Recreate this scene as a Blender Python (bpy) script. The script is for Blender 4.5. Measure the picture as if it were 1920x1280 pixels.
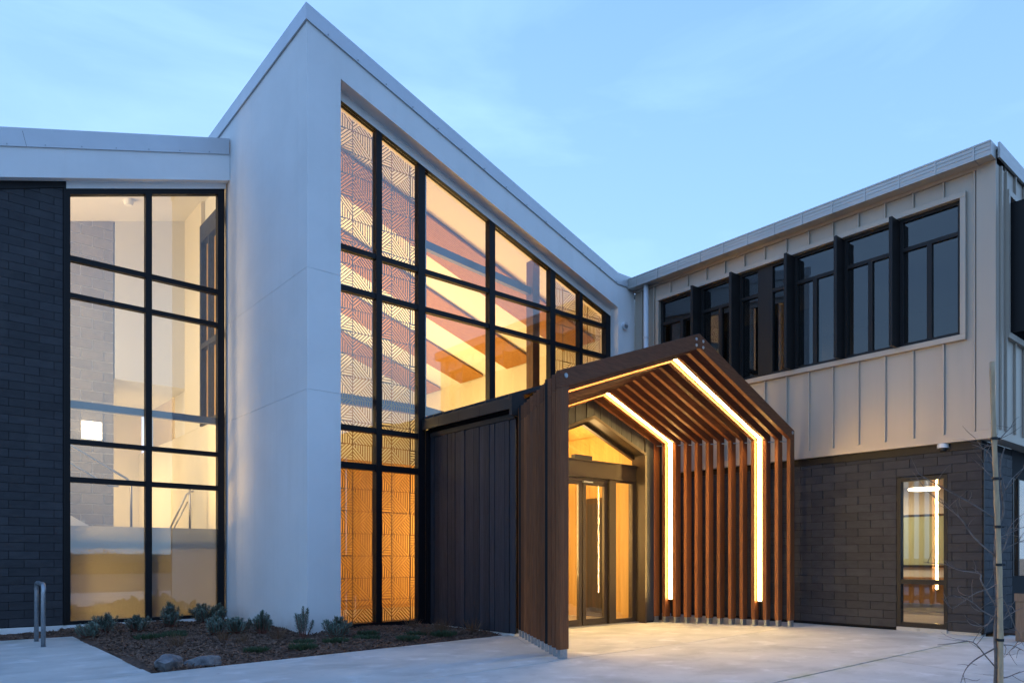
import bpy, bmesh, math, random
from mathutils import Vector, Matrix
random.seed(7)
for o in list(bpy.data.objects): bpy.data.objects.remove(o)
sc = bpy.context.scene
R = math.radians

# ------------------------------------------------------------------ camera
CAM_H = 1.15
TH = math.atan(1600/1350.)                       # angle between the optical axis and the world X axis
cam = bpy.data.cameras.new('camera'); cam_o = bpy.data.objects.new('camera', cam)
sc.collection.objects.link(cam_o); sc.camera = cam_o
cam_o.location = (0, 0, CAM_H)
cam_o.rotation_euler = (R(90), 0, TH - R(90))
cam.sensor_width = 36; cam.lens = 36*1350/1920.
cam.shift_y = (1045-640)/1920.
cam.clip_start = 0.05; cam.clip_end = 2000

# ------------------------------------------------------------------ dusk sky, afterglow, exposure
EXPO = 3.5
sc.view_settings.view_transform = 'Standard'
try: sc.view_settings.look = 'None'
except Exception: pass
sc.view_settings.exposure = EXPO; sc.view_settings.gamma = 1
w = bpy.data.worlds.new("World"); sc.world = w; w.use_nodes = True
nt = w.node_tree; bg = nt.nodes['Background']
sky = nt.nodes.new('ShaderNodeTexSky'); sky.sky_type = 'NISHITA'; sky.sun_disc = False
tc = nt.nodes.new('ShaderNodeTexCoord')
SUN_EL, SUN_AZ = -0.3, 18.0          # afterglow low behind the buildings
sky.sun_elevation = R(SUN_EL); sky.sun_rotation = R(SUN_AZ); sky.ozone_density = 2.5; sky.dust_density = 1.8; sky.air_density = 1.0
mp = nt.nodes.new('ShaderNodeMapping'); mp.inputs['Scale'].default_value = (1.0, 1.6, 4.0); mp.inputs['Rotation'].default_value = (0.3, 0.2, 0.6)
nz = nt.nodes.new('ShaderNodeTexNoise'); nz.inputs['Scale'].default_value = 1.7; nz.inputs['Detail'].default_value = 7; nz.inputs['Roughness'].default_value = 0.55; nz.inputs['Distortion'].default_value = 0.6
cr = nt.nodes.new('ShaderNodeValToRGB'); cr.color_ramp.elements[0].position = 0.46; cr.color_ramp.elements[1].position = 0.80
cr.color_ramp.elements[0].color = (0, 0, 0, 1); cr.color_ramp.elements[1].color = (.32, .32, .32, 1)
mx = nt.nodes.new('ShaderNodeMixRGB'); mx.inputs[2].default_value = (.52, .80, 1.05, 1)
hz = nt.nodes.new('ShaderNodeMixRGB'); hz.inputs[0].default_value = .60; 
sep = nt.nodes.new('ShaderNodeSeparateXYZ'); hr_ = nt.nodes.new('ShaderNodeValToRGB')          # thin high haze, paler towards the horizon all round
hr_.color_ramp.elements[0].position = .22; hr_.color_ramp.elements[0].color = (.36, .62, 1.0, 1); hr_.color_ramp.elements[1].position = .75; hr_.color_ramp.elements[1].color = (.215, .44, 1.0, 1)
nt.links.new(tc.outputs['Generated'], sep.inputs[0]); nt.links.new(sep.outputs['Z'], hr_.inputs[0]); nt.links.new(hr_.outputs[0], hz.inputs[2])
nt.links.new(tc.outputs['Generated'], mp.inputs[0]); nt.links.new(mp.outputs[0], nz.inputs[0]); nt.links.new(nz.outputs['Fac'], cr.inputs[0])
nt.links.new(cr.outputs[0], mx.inputs[0]); nt.links.new(sky.outputs[0], hz.inputs[1]); nt.links.new(hz.outputs[0], mx.inputs[1])
nt.links.new(mx.outputs[0], bg.inputs[0]); bg.inputs[1].default_value = 0.15
sun = bpy.data.lights.new('sun', 'SUN'); sun.energy = 0.02; sun.angle = R(20); sun.color = (1, .78, .74)
sun_o = bpy.data.objects.new('sun', sun); sc.collection.objects.link(sun_o)
sun_o.rotation_euler = Vector((-.17, -.98, -0.05)).to_track_quat('-Z', 'Y').to_euler()
sc.render.engine = 'CYCLES'
sc.cycles.use_denoising = True
sc.cycles.max_bounces = 9; sc.cycles.transparent_max_bounces = 24; sc.cycles.diffuse_bounces = 4; sc.cycles.glossy_bounces = 4
sc.cycles.sample_clamp_indirect = 4.0; sc.cycles.caustics_reflective = False; sc.cycles.caustics_refractive = False

def area_lamp(name, loc, direction, sx, sy, power, col=(1, .70, .34)):
    l = bpy.data.lights.new(name, 'AREA'); l.shape = 'RECTANGLE'; l.size = sx; l.size_y = sy
    l.energy = power*2**(-EXPO); l.color = col
    o = bpy.data.objects.new(name, l); sc.collection.objects.link(o); o.location = loc
    o.rotation_euler = Vector(direction).to_track_quat('-Z', 'Y').to_euler()
    return o

# ------------------------------------------------------------------ materials
MATS = {}
def mat(name, col, rough=.6, metal=0., var=0., vscale=3., bump=0., bscale=60., stretch=None, objvar=0., spec=.5, col2=None, detail=5, coat=0.):
    m = bpy.data.materials.new(name); m.use_nodes = True; n = m.node_tree; L = n.links.new
    b = n.nodes['Principled BSDF']; b.inputs['Roughness'].default_value = rough; b.inputs['Metallic'].default_value = metal
    b.inputs['Specular IOR Level'].default_value = spec
    geo = n.nodes.new('ShaderNodeNewGeometry'); src = geo.outputs['Position']
    if stretch:
        mp = n.nodes.new('ShaderNodeMapping'); mp.inputs['Scale'].default_value = stretch; L(src, mp.inputs[0]); src = mp.outputs[0]
    base = n.nodes.new('ShaderNodeRGB'); base.outputs[0].default_value = (*col, 1); out = base.outputs[0]
    if objvar:
        oi = n.nodes.new('ShaderNodeObjectInfo'); add = n.nodes.new('ShaderNodeVectorMath'); add.operation = 'MULTIPLY_ADD'
        add.inputs[1].default_value = (17, 31, 23); L(oi.outputs['Random'], add.inputs[0]); L(src, add.inputs[2]); src = add.outputs[0]
    if var:
        t = n.nodes.new('ShaderNodeTexNoise'); t.inputs['Scale'].default_value = vscale; t.inputs['Detail'].default_value = detail; t.inputs['Roughness'].default_value = .62; L(src, t.inputs[0])
        r = n.nodes.new('ShaderNodeMapRange'); r.inputs[1].default_value = .3; r.inputs[2].default_value = .7; L(t.outputs['Fac'], r.inputs[0])
        mxn = n.nodes.new('ShaderNodeMixRGB'); c2 = col2 or tuple(max(0, c*(1-var)) for c in col)
        L(r.outputs[0], mxn.inputs[0]); L(out, mxn.inputs[1]); mxn.inputs[2].default_value = (*c2, 1); out = mxn.outputs[0]
        rr = n.nodes.new('ShaderNodeMapRange'); rr.inputs[3].default_value = max(.05, rough-.1); rr.inputs[4].default_value = min(1, rough+.12); L(t.outputs['Fac'], rr.inputs[0]); L(rr.outputs[0], b.inputs['Roughness'])
    if objvar:
        hs = n.nodes.new('ShaderNodeHueSaturation'); r2 = n.nodes.new('ShaderNodeMapRange'); r2.inputs[3].default_value = 1-objvar; r2.inputs[4].default_value = 1+objvar
        L(oi.outputs['Random'], r2.inputs[0]); L(r2.outputs[0], hs.inputs['Value']); L(out, hs.inputs['Color']); out = hs.outputs[0]
    L(out, b.inputs['Base Color'])
    if bump:
        t2 = n.nodes.new('ShaderNodeTexNoise'); t2.inputs['Scale'].default_value = bscale; t2.inputs['Detail'].default_value = 4; L(src, t2.inputs[0])
        bp = n.nodes.new('ShaderNodeBump'); bp.inputs['Strength'].default_value = bump; bp.inputs['Distance'].default_value = .01; L(t2.outputs['Fac'], bp.inputs['Height']); L(bp.outputs[0], b.inputs['Normal'])
    if coat: b.inputs['Coat Weight'].default_value = coat
    MATS[name] = m; return m

mat('white_render', (.84, .84, .835), .75, var=.07, vscale=.9, bump=.12, bscale=160)
mat('white_cap', (.55, .57, .60), .35, metal=.35, var=.06, vscale=2)
mat('slate', (.047, .049, .057), .6, spec=.25, var=.25, vscale=5, bump=.2, bscale=35, stretch=(1, 1, 3), objvar=.16)
mat('slate_backing', (.006, .006, .007), .9)
mat('beige_metal', (.50, .425, .345), .42, metal=.25, var=.07, vscale=1.1, stretch=(1, 1, .25))
mat('gutter_metal', (.52, .50, .47), .35, metal=.45, var=.14, vscale=2, stretch=(1, .6, 6))
mat('white_pvc', (.70, .72, .75), .35)
mat('timber', (.25, .082, .026), .55, spec=.3, var=.45, vscale=6, stretch=(9, 9, .5), bump=.2, bscale=20, objvar=.32)
mat('timber_rafter', (.19, .062, .022), .55, spec=.3, var=.45, vscale=6, stretch=(.8, 9, 9), bump=.2, bscale=20, objvar=.32)
mat('dark_board', (.036, .040, .052), .55, spec=.3, var=.45, vscale=5, stretch=(10, 10, .5), bump=.2, bscale=25, objvar=.25)
mat('dark_roof', (.030, .030, .032), .4, metal=.3, var=.2)
mat('dark_roof_trim', (.035, .032, .031), .5, spec=.3, var=.2)
mat('black_frame', (.008, .008, .010), .45, spec=.2)
mat('bronze', (.018, .016, .016), .45, spec=.3, var=.1)
mat('door_bronze', (.075, .055, .040), .35, metal=.5, var=.08)
mat('galvanised', (.38, .41, .44), .45, metal=.8, var=.3, vscale=18)
mat('steel', (.55, .55, .56), .3, metal=.9, var=.1)
mat('concrete', (.54, .53, .49), .78, var=.24, vscale=1.3, bump=.15, bscale=70, objvar=.03, detail=9, col2=(.42, .42, .40))
mat('asphalt', (.055, .055, .058), .85, var=.3, vscale=4, bump=.5, bscale=120)
mat('cream_paint', (.74, .70, .60), .6, var=.03, vscale=1)
mat('white_paint', (.78, .77, .74), .6, var=.03, vscale=1)
mat('block', (.34, .31, .28), .8, var=.15, vscale=9, bump=.3, bscale=60, objvar=.08)
mat('mortar', (.56, .53, .49), .85)
mat('plywood', (.60, .36, .12), .45, var=.25, vscale=3, stretch=(6, 6, .4), objvar=.10)
mat('slat_timber', (.50, .235, .045), .5, var=.3, vscale=4, stretch=(.5, 8, 8))
mat('screen_ply', (.46, .25, .085), .5, var=.2, vscale=5)
mat('beam_steel', (.10, .11, .13), .35, metal=.2)
mat('brown_column', (.16, .07, .03), .5, var=.2)
mat('floor_vinyl', (.30, .24, .17), .35, var=.1)
mat('mulch', (.12, .062, .038), .9, var=.6, vscale=22, bump=.8, bscale=40, col2=(.035, .022, .017))
mat('chip', (.22, .125, .082), .85, var=.6, vscale=14, objvar=0., col2=(.04, .026, .02))
mat('rock', (.22, .225, .235), .65, var=.5, vscale=9, bump=.9, bscale=22, col2=(.055, .058, .066))
mat('euphorbia', (.22, .28, .23), .5, var=.4, vscale=14, col2=(.07, .125, .09))
mat('groundcover', (.050, .085, .035), .6, var=.5, vscale=20)
mat('sedge', (.17, .085, .04), .6, var=.4, vscale=20)
mat('red_stem', (.20, .075, .055), .6)
mat('bark', (.09, .068, .056), .7, var=.5, vscale=12, col2=(.22, .19, .17))
mat('bamboo', (.58, .40, .22), .55, var=.35, vscale=8, stretch=(4, 4, .7), col2=(.36, .25, .15))
mat('rubber', (.012, .012, .012), .6)
mat('bollard_timber', (.20, .15, .11), .7, var=.3, vscale=9, stretch=(6, 6, .6))
mat('leaf_far', (.035, .055, .025), .7, var=.4, vscale=2)
mat('screen_green', (.42, .47, .30), .3)
mat('desk', (.40, .22, .09), .4, var=.2, stretch=(1, 5, 5))
mat('white_plastic', (.75, .75, .73), .35)
mat('dark_plastic', (.03, .03, .032), .3)

def overlay(name, col, scale, lo, hi, amount, stretch=(1, 1, 1), band=None, distort=0.):
    """lay a second, shaped stain over a material's base colour (weathering with a shape of its own)."""
    n = MATS[name].node_tree; L = n.links.new; b = n.nodes['Principled BSDF']; src = b.inputs['Base Color'].links[0].from_socket
    geo = n.nodes.new('ShaderNodeNewGeometry'); mp = n.nodes.new('ShaderNodeMapping'); mp.inputs['Scale'].default_value = stretch; L(geo.outputs['Position'], mp.inputs[0])
    t = n.nodes.new('ShaderNodeTexNoise'); t.inputs['Scale'].default_value = scale; t.inputs['Detail'].default_value = 8; t.inputs['Roughness'].default_value = .6; t.inputs['Distortion'].default_value = distort; L(mp.outputs[0], t.inputs[0])
    r = n.nodes.new('ShaderNodeMapRange'); r.interpolation_type = 'SMOOTHSTEP'; r.inputs[1].default_value = lo; r.inputs[2].default_value = hi; r.inputs[4].default_value = amount; L(t.outputs['Fac'], r.inputs[0]); fac = r.outputs[0]
    if band:                                                     # (axis, centre, half width)
        sp = n.nodes.new('ShaderNodeSeparateXYZ'); L(geo.outputs['Position'], sp.inputs[0])
        s1 = n.nodes.new('ShaderNodeMath'); s1.operation = 'SUBTRACT'; s1.inputs[1].default_value = band[1]; L(sp.outputs[band[0]], s1.inputs[0])
        s2 = n.nodes.new('ShaderNodeMath'); s2.operation = 'ABSOLUTE'; L(s1.outputs[0], s2.inputs[0])
        s3 = n.nodes.new('ShaderNodeMapRange'); s3.inputs[1].default_value = 0; s3.inputs[2].default_value = band[2]; s3.inputs[3].default_value = 1; s3.inputs[4].default_value = 0; L(s2.outputs[0], s3.inputs[0])
        s4 = n.nodes.new('ShaderNodeMath'); s4.operation = 'MULTIPLY'; L(fac, s4.inputs[0]); L(s3.outputs[0], s4.inputs[1]); fac = s4.outputs[0]
    m = n.nodes.new('ShaderNodeMixRGB'); L(fac, m.inputs[0]); L(src, m.inputs[1]); m.inputs[2].default_value = (*col, 1); L(m.outputs[0], b.inputs['Base Color'])
overlay('concrete', (.33, .325, .30), 1.1, .45, .70, .70, (1, 1.4, 1), distort=.35)
overlay('concrete', (.68, .68, .67), 2.3, .52, .72, .55, (1, 1.2, 1), distort=.3)
overlay('concrete', (.20, .19, .17), 9, .60, .78, .5, distort=.3)
overlay('concrete', (.30, .31, .17), 3, .42, .62, .75, band=('Y', 3.52, .16))
overlay('concrete', (.33, .32, .24), 3, .45, .65, .6, band=('Y', 12.15, .55))
overlay('white_render', (.62, .61, .58), 1.6, .50, .78, .22, (2.2, 2.2, .12))
overlay('white_render', (.52, .49, .44), 2.5, .35, .65, .55, band=('Z', -.02, .35))
overlay('white_render', (.72, .72, .71), .8, .45, .65, .25)
overlay('slate', (.070, .070, .074), 2.2, .52, .75, .4, (1, 1, .5))
overlay('beige_metal', (.40, .34, .28), 1.5, .5, .75, .35, (2, 2, .15))
overlay('timber', (.13, .055, .03), 1.2, .5, .7, .6, (5, 5, .35))
overlay('plywood', (.50, .27, .08), 1.0, .45, .7, .6, (5, 5, .3))

def glass_mat(name, r0, tint, rough=0.0):
    m = bpy.data.materials.new(name); m.use_nodes = True; n = m.node_tree; L = n.links.new; n.nodes.clear()
    out = n.nodes.new('ShaderNodeOutputMaterial'); mix = n.nodes.new('ShaderNodeMixShader')
    tr = n.nodes.new('ShaderNodeBsdfTransparent'); tr.inputs[0].default_value = (*tint, 1)
    gl = n.nodes.new('ShaderNodeBsdfGlossy'); gl.inputs['Roughness'].default_value = rough; gl.inputs[0].default_value = (1, 1, 1, 1)
    lw = n.nodes.new('ShaderNodeLayerWeight'); lw.inputs[0].default_value = .5
    p = n.nodes.new('ShaderNodeMath'); p.operation = 'POWER'; p.inputs[1].default_value = 5; L(lw.outputs['Facing'], p.inputs[0])
    r = n.nodes.new('ShaderNodeMapRange'); r.inputs[3].default_value = r0; r.inputs[4].default_value = 1.0; L(p.outputs[0], r.inputs[0])
    L(r.outputs[0], mix.inputs[0]); L(tr.outputs[0], mix.inputs[1]); L(gl.outputs[0], mix.inputs[2]); L(mix.outputs[0], out.inputs[0])
    MATS[name] = m
glass_mat('glass', .095, (.97, .98, .97))
glass_mat('door_glass', .085, (.97, .97, .96))
glass_mat('dark_glass', .085, (.30, .31, .34))
def frosted():
    m = bpy.data.materials.new('frosted'); m.use_nodes = True; n = m.node_tree; L = n.links.new; n.nodes.clear()
    out = n.nodes.new('ShaderNodeOutputMaterial')
    tl = n.nodes.new('ShaderNodeBsdfTranslucent'); tl.inputs[0].default_value = (.72, .72, .66, 1)
    df = n.nodes.new('ShaderNodeBsdfDiffuse'); df.inputs[0].default_value = (.35, .36, .36, 1)
    gl = n.nodes.new('ShaderNodeBsdfGlossy'); gl.inputs['Roughness'].default_value = .03
    a = n.nodes.new('ShaderNodeMixShader'); a.inputs[0].default_value = .25; L(tl.outputs[0], a.inputs[1]); L(df.outputs[0], a.inputs[2])
    b = n.nodes.new('ShaderNodeMixShader'); b.inputs[0].default_value = .10; L(a.outputs[0], b.inputs[1]); L(gl.outputs[0], b.inputs[2])
    L(b.outputs[0], out.inputs[0]); MATS['frosted'] = m
frosted()
def emit(name, col, s):
    m = bpy.data.materials.new(name); m.use_nodes = True; n = m.node_tree; n.nodes.clear()
    out = n.nodes.new('ShaderNodeOutputMaterial'); e = n.nodes.new('ShaderNodeEmission'); e.inputs[0].default_value = (*col, 1); e.inputs[1].default_value = s*2**(-EXPO)
    n.links.new(e.outputs[0], out.inputs[0]); MATS[name] = m
emit('led', (1, .65, .21), 80)
emit('lamp_white', (1, .80, .52), 7)
emit('ring_lamp', (1, .80, .50), 10)

# ------------------------------------------------------------------ building blocks
WORLD = {}
def thing(name, label, cat, loc=(0, 0, 0), group=None, kind=None):
    o = bpy.data.objects.new(name, None); sc.collection.objects.link(o); o.location = loc; o.empty_display_size = .2
    o['label'] = label; o['category'] = cat
    if group: o['group'] = group
    if kind: o['kind'] = kind
    WORLD[o] = Vector(loc); return o
def tag(o, label, cat, group=None):
    o['label'] = label; o['category'] = cat
    if group: o['group'] = group
    return o
def link(name, me, parent=None, loc=(0, 0, 0)):
    o = bpy.data.objects.new(name, me); sc.collection.objects.link(o); loc = Vector(loc)
    if parent is not None: o.parent = parent; o.location = loc - WORLD[parent]
    else: o.location = loc
    WORLD[o] = loc; return o
class MB:
    def __init__(s): s.v = []; s.f = []
    def add(s, vs, fs):
        k = len(s.v); s.v += [tuple(p) for p in vs]; s.f += [tuple(i+k for i in f) for f in fs]; return s
    def box(s, x0, x1, y0, y1, z0, z1):
        return s.add([(x0, y0, z0), (x1, y0, z0), (x1, y1, z0), (x0, y1, z0), (x0, y0, z1), (x1, y0, z1), (x1, y1, z1), (x0, y1, z1)],
                     [(0, 3, 2, 1), (4, 5, 6, 7), (0, 1, 5, 4), (1, 2, 6, 5), (2, 3, 7, 6), (3, 0, 4, 7)])
    def prism(s, P, d):
        n = len(P); d = Vector(d); P = [Vector(p) for p in P]; Q = [p+d for p in P]
        fs = [tuple(range(n)), tuple(range(2*n-1, n-1, -1))] + [(i, i+n, (i+1) % n+n, (i+1) % n) for i in range(n)]
        return s.add(P+Q, fs)
    def tube(s, pts, rad, n=8, cap=True):
        pts = [Vector(p) for p in pts]; k0 = len(s.v); m = len(pts)
        if not isinstance(rad, (list, tuple)): rad = [rad]*m
        up = None
        for i, p in enumerate(pts):
            t = (pts[min(i+1, m-1)]-pts[max(i-1, 0)]).normalized()
            if up is None: up = t.orthogonal().normalized()
            up = (up - t*up.dot(t)).normalized(); sd = t.cross(up)
            for j in range(n):
                a = 2*math.pi*j/n; s.v.append(tuple(p+(up*math.cos(a)+sd*math.sin(a))*rad[i]))
        for i in range(m-1):
            for j in range(n):
                s.f.append((k0+i*n+j, k0+i*n+(j+1) % n, k0+(i+1)*n+(j+1) % n, k0+(i+1)*n+j))
        if cap: s.f.append(tuple(k0+j for j in range(n))[::-1]); s.f.append(tuple(k0+(m-1)*n+j for j in range(n)))
        return s
    def build(s, name, m, parent=None, smooth=False, bevel=0., recalc=True, kind=None, origin=None):
        vs = [Vector(v) for v in s.v]
        lo = Vector([min(v[i] for v in vs) for i in range(3)]); hi = Vector([max(v[i] for v in vs) for i in range(3)])
        c = Vector(origin) if origin else Vector(((lo.x+hi.x)/2, (lo.y+hi.y)/2, lo.z))
        me = bpy.data.meshes.new(name); me.from_pydata([v-c for v in vs], [], s.f)
        if recalc or bevel:
            bm = bmesh.new(); bm.from_mesh(me)
            if recalc: bmesh.ops.recalc_face_normals(bm, faces=bm.faces)
            if bevel: bmesh.ops.bevel(bm, geom=list(bm.edges), offset=bevel, segments=1, affect='EDGES')
            bm.to_mesh(me); bm.free()
        if smooth:
            for p in me.polygons: p.use_smooth = True
        me.materials.append(MATS[m]); o = link(name, me, parent, c)
        if kind: o['kind'] = kind
        return o
def bx(name, m, parent, x0, x1, y0, y1, z0, z1, bevel=0.):
    return MB().box(min(x0, x1), max(x0, x1), min(y0, y1), max(y0, y1), min(z0, z1), max(z0, z1)).build(name, m, parent, bevel=bevel, recalc=False)
def clip(poly, a, b, c):            # keep a*u+b*v <= c
    out = []
    for i in range(len(poly)):
        p, q = poly[i], poly[(i+1) % len(poly)]; dp = a*p[0]+b*p[1]-c; dq = a*q[0]+b*q[1]-c
        if dp <= 0: out.append(p)
        if (dp < 0 < dq) or (dq < 0 < dp):
            t = dp/(dp-dq); out.append((p[0]+(q[0]-p[0])*t, p[1]+(q[1]-p[1])*t))
    return out
def parea(p): return abs(sum(p[i][0]*p[(i+1) % len(p)][1]-p[(i+1) % len(p)][0]*p[i][1] for i in range(len(p))))/2
_cache = {}
def cached_box(name, dx, dy, dz, m):
    k = (name, round(dx, 3), round(dy, 3), round(dz, 3), m)
    if k not in _cache:
        b = MB().box(-dx/2, dx/2, -dy/2, dy/2, -dz/2, dz/2); me = bpy.data.meshes.new(name); me.from_pydata(b.v, [], b.f); me.materials.append(MATS[m]); _cache[k] = me
    return _cache[k]
def piece(name, m, parent, c, d): return link(name, cached_box(name, *d, m), parent, c)

def slates(wall, face, fixed, a0, a1, z0, z1, hole=None, pitch=.1325, ln=.40, thick=.016, name='slate', mname='slate'):
    """running-bond slates, each a piece of its own; face 'Y' looks to -Y (a runs along X), face 'X' looks to -X (a runs along Y)."""
    rng = random.Random(int(abs(fixed)*100)); r = 0; z = z0
    while z < z1-.02:
        zt = min(z+pitch, z1); a = a0 - (ln/2 if r % 2 else 0)
        while a < a1-.005:
            s0, s1 = max(a, a0), min(a+ln, a1); a += ln
            spans = [(s0, s1)]
            if hole and z < hole[3]-.01 and zt > hole[2]+.01:
                spans = []
                if s0 < hole[0]: spans.append((s0, min(s1, hole[0])))
                if s1 > hole[1]: spans.append((max(s0, hole[1]), s1))
            for q0, q1 in spans:
                if q1-q0 < .02: continue
                g = .0036; dw = q1-q0-2*g; dh = zt-z-2*g; pr = rng.uniform(-.0015, .002); ca = (q0+q1)/2; cz = (z+zt)/2
                if face == 'Y': o = piece(name, mname, wall, (ca, fixed-thick/2-pr, cz), (dw, thick, dh)); o.rotation_euler = (rng.uniform(.03, .05), 0, 0)
                else: o = piece(name, mname, wall, (fixed-thick/2-pr, ca, cz), (thick, dw, dh)); o.rotation_euler = (0, -rng.uniform(.03, .05), 0)
        z += pitch; r += 1

# pixel -> point helpers (used only to read positions off the calibrated photograph while laying things out in plan)
FW = Vector((math.cos(TH), math.sin(TH), 0)); RT = Vector((math.sin(TH), -math.cos(TH), 0))
def at_depth(px, py, d): return Vector((0, 0, CAM_H)) + FW*d + RT*((px-960)/1350.*d) + Vector((0, 0, (1045-py)/1350.*d))

# ------------------------------------------------------------------ ground and paving
def structure(o): o['kind'] = 'structure'; return o
gnd = structure(MB().add([(-900, -900, -.075), (900, -900, -.075), (900, 900, -.075), (-900, 900, -.075)], [(0, 1, 2, 3)]).build('ground', 'asphalt', recalc=False))
pav = structure(MB().add([(-9, 0.2, -.066), (22, 0.2, -.066), (22, 12.4, -.066), (-9, 12.4, -.066)], [(0, 1, 2, 3)]).build('pavement', 'slate_backing', recalc=False))
def slab(P): MB().prism([(x, y, -.06) for x, y in P], (0, 0, .06)).build('paving_slab', 'concrete', pav)
g = .006
slab([(-6, 9.88+g), (1.88, 9.88+g), (1.88, 12.2), (-6, 12.2)])
slab([(-6, 7.78), (-6, 9.88-g), (1.88, 9.88-g), (1.88, 7.80)])
slab([(-6, 7.78-2*g), (1.88, 7.80-2*g), (6.55, 8.22), (6.80, 7.97), (5.44, 5.80+g), (-6, 5.62+g)])
slab([(-6, 5.62-g), (5.42, 5.80-g), (4.0, 3.47), (2.1, .4), (-6, .4)])
slab([(6.56, 8.235), (6.815, 7.98), (5.46, 5.84+g), (8.3, 5.94+g), (11.27, 6.12+g), (11.27, 8.60), (6.90, 8.60), (6.90, 8.26)])
slab([(5.44, 5.835-g), (4.02, 3.49+g), (11.9, 3.60+g), (12.08, 3.60+g), (12.08, 6.15), (11.27, 6.12-g), (8.3, 5.94-g)])
slab([(11.28, 6.12+g), (12.08, 6.155), (12.08, 10.1), (10.3, 10.1), (10.3, 8.62), (11.28, 8.62)])
slab([(4.0, 3.48-g), (2.12, .4), (7.4, .4), (8.5, 3.53-g)])
slab([(8.512, 3.53-g), (7.412, .4), (20, .4), (20, 3.3), (12.3, 3.42), (12.05, 3.595-g)])

# ------------------------------------------------------------------ white gabled hall
XS, YF, YW, YL = 4.576, 10.145, 10.37, 13.63
SL = .327
def top(x): return 9.36 - SL*(x-XS) if x < 11.45 else 9.36-SL*(11.45-XS)
hall = thing('gable_hall', 'white rendered hall with steep sloping parapet and tall black-framed glazed front', 'building', (8, 14, 0))
def ypoly(P, y0, y1, name, m, parent, **k): return MB().prism([(x, y0, z) for x, z in P], (0, y1-y0, 0)).build(name, m, parent, **k)
wl = ypoly([(4.60, 0), (5.10, 0), (5.10, 8.5), (11.50, 6.42), (11.50, 0), (11.98, 0), (11.98, 7.0), (11.45, 7.0), (4.60, 9.2)], YF+.012, 10.50, 'front_wall', 'white_render', hall)
zj = (.062, 3.66, 5.47)
oL, oR = 8.496, 8.496-SL*(11.484-5.12)
for a, b in ((-.05, zj[0]), (zj[0]+.006, zj[1]), (zj[1]+.005, zj[2])):
    bx('render_panel', 'white_render', wl, XS, 5.12, YF, 10.498, a, b)
ypoly([(XS, zj[2]+.005), (5.12, zj[2]+.005), (5.12, oL), (11.484, oR), (11.484, -.05), (12.0, -.05), (12.0, top(12)-.2), (11.45, top(12)-.2), (XS, 9.36-.2)], YF, 10.498, 'render_panel', 'white_render', wl)
sw = bx('side_wall', 'white_render', hall, XS+.012, 4.85, 10.52, 17, 0, 9.1)
for a, b in ((-.05, zj[0]), (zj[0]+.006, zj[1]), (zj[1]+.005, zj[2]), (zj[2]+.005, 9.14)):
    bx('render_panel', 'white_render', sw, XS, 4.84, 10.5, 17, a, b)
# soffit filler behind the reveal and the parapet caps
ypoly([(5.12, oL), (11.484, oR), (11.484, oR-.13), (5.12, oL-.15)], 10.352, 10.49, 'soffit_filler', 'white_render', hall)
cap = ypoly([(XS-.03, 9.375), (11.45, top(11.45)+.015), (12.0, top(12)+.015), (12.0, top(12)-.215), (11.45, top(11.45)-.215), (XS-.03, 9.375-.24)], YF-.028, YF-.004, 'parapet_cap', 'white_cap', hall)
mb = MB().prism([(XS-.03, YF-.028, 9.375), (11.45, YF-.028, top(11.45)+.015), (11.45, 10.6, top(11.45)+.016), (XS-.03, 10.6, 9.376)], (0, 0, .004))
mb.prism([(11.45, YF-.028, top(12)+.015), (12.0, YF-.028, top(12)+.015), (12.0, 10.6, top(12)+.016), (11.45, 10.6, top(12)+.016)], (0, 0, .004))
mb.build('cap_top', 'white_cap', cap)
sc_mb = MB()
for i in range(14):
    x = 4.9+i*.5; z = top(x)-.20
    sc_mb.tube([(x, YF-.030, z), (x, YF-.036, z)], .011, 8)
sc_mb.build('screws', 'galvanised', cap, kind='stuff')
c2 = bx('side_parapet_cap', 'white_cap', hall, XS-.03, XS-.006, YF-.003, 16.0, 9.375-.24, 9.375)
bx('cap_top', 'white_cap', c2, XS-.03, 4.9, 10.602, 16.0, 9.372, 9.378)
bx('end_post', 'white_cap', hall, XS-.02, XS+.05, 16.02, 16.12, 8.4, 9.2)
MB().prism([(XS, 10.55, 9.2), (12.6, 10.55, top(12)-.2), (12.6, 20.5, top(12)-.2), (XS, 20.5, 9.2)], (0, 0, .1)).build('roof', 'dark_roof', hall)
vp = MB().tube([(11.66, YF-.001, 6.06), (11.66, YF-.07, 6.05)], .075, 20).build('vent_pipe', 'white_pvc', hall, smooth=False)
MB().tube([(11.66, YF-.0705, 6.05), (11.66, YF-.073, 6.05)], .055, 20).build('vent_mouth', 'galvanised', vp)
# big window -------------------------------------------------------
win = bx('window_front', 'black_frame', hall, 5.12, 11.49, YW-.01, YW+.11, -.02, .10)
def wtop(x): return 8.345 - SL*(x-5.12)             # underside of the head member
ypoly([(5.12, wtop(5.12)), (11.49, wtop(11.49)), (11.49, wtop(11.49)+.125), (5.12, wtop(5.12)+.125)], YW-.015, YW+.115, 'head_frame', 'black_frame', win)
MU = [(5.06, 5.21), (5.857, 5.962), (6.665, 6.80), (8.20, 8.335), (9.73, 9.87), (10.55, 10.64), (11.335, 11.49)]
for i, (a, b) in enumerate(MU):
    if i == 0: bx('mullion', 'black_frame', win, 5.121, 5.17, YW-.012, YW+.112, .101, wtop(5.15)); continue
    ypoly([(a, .101), (b, .101), (b, wtop(b)), (a, wtop(a))], YW-.012-.002*(i % 2), YW+.112, 'mullion', 'black_frame', win)
TR = [(2.562, 2.666), (3.169, 3.255), (5.355, 5.442), (6.002, 6.085)]
MU[0] = (5.10, 5.17)
LITE = []
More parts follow.
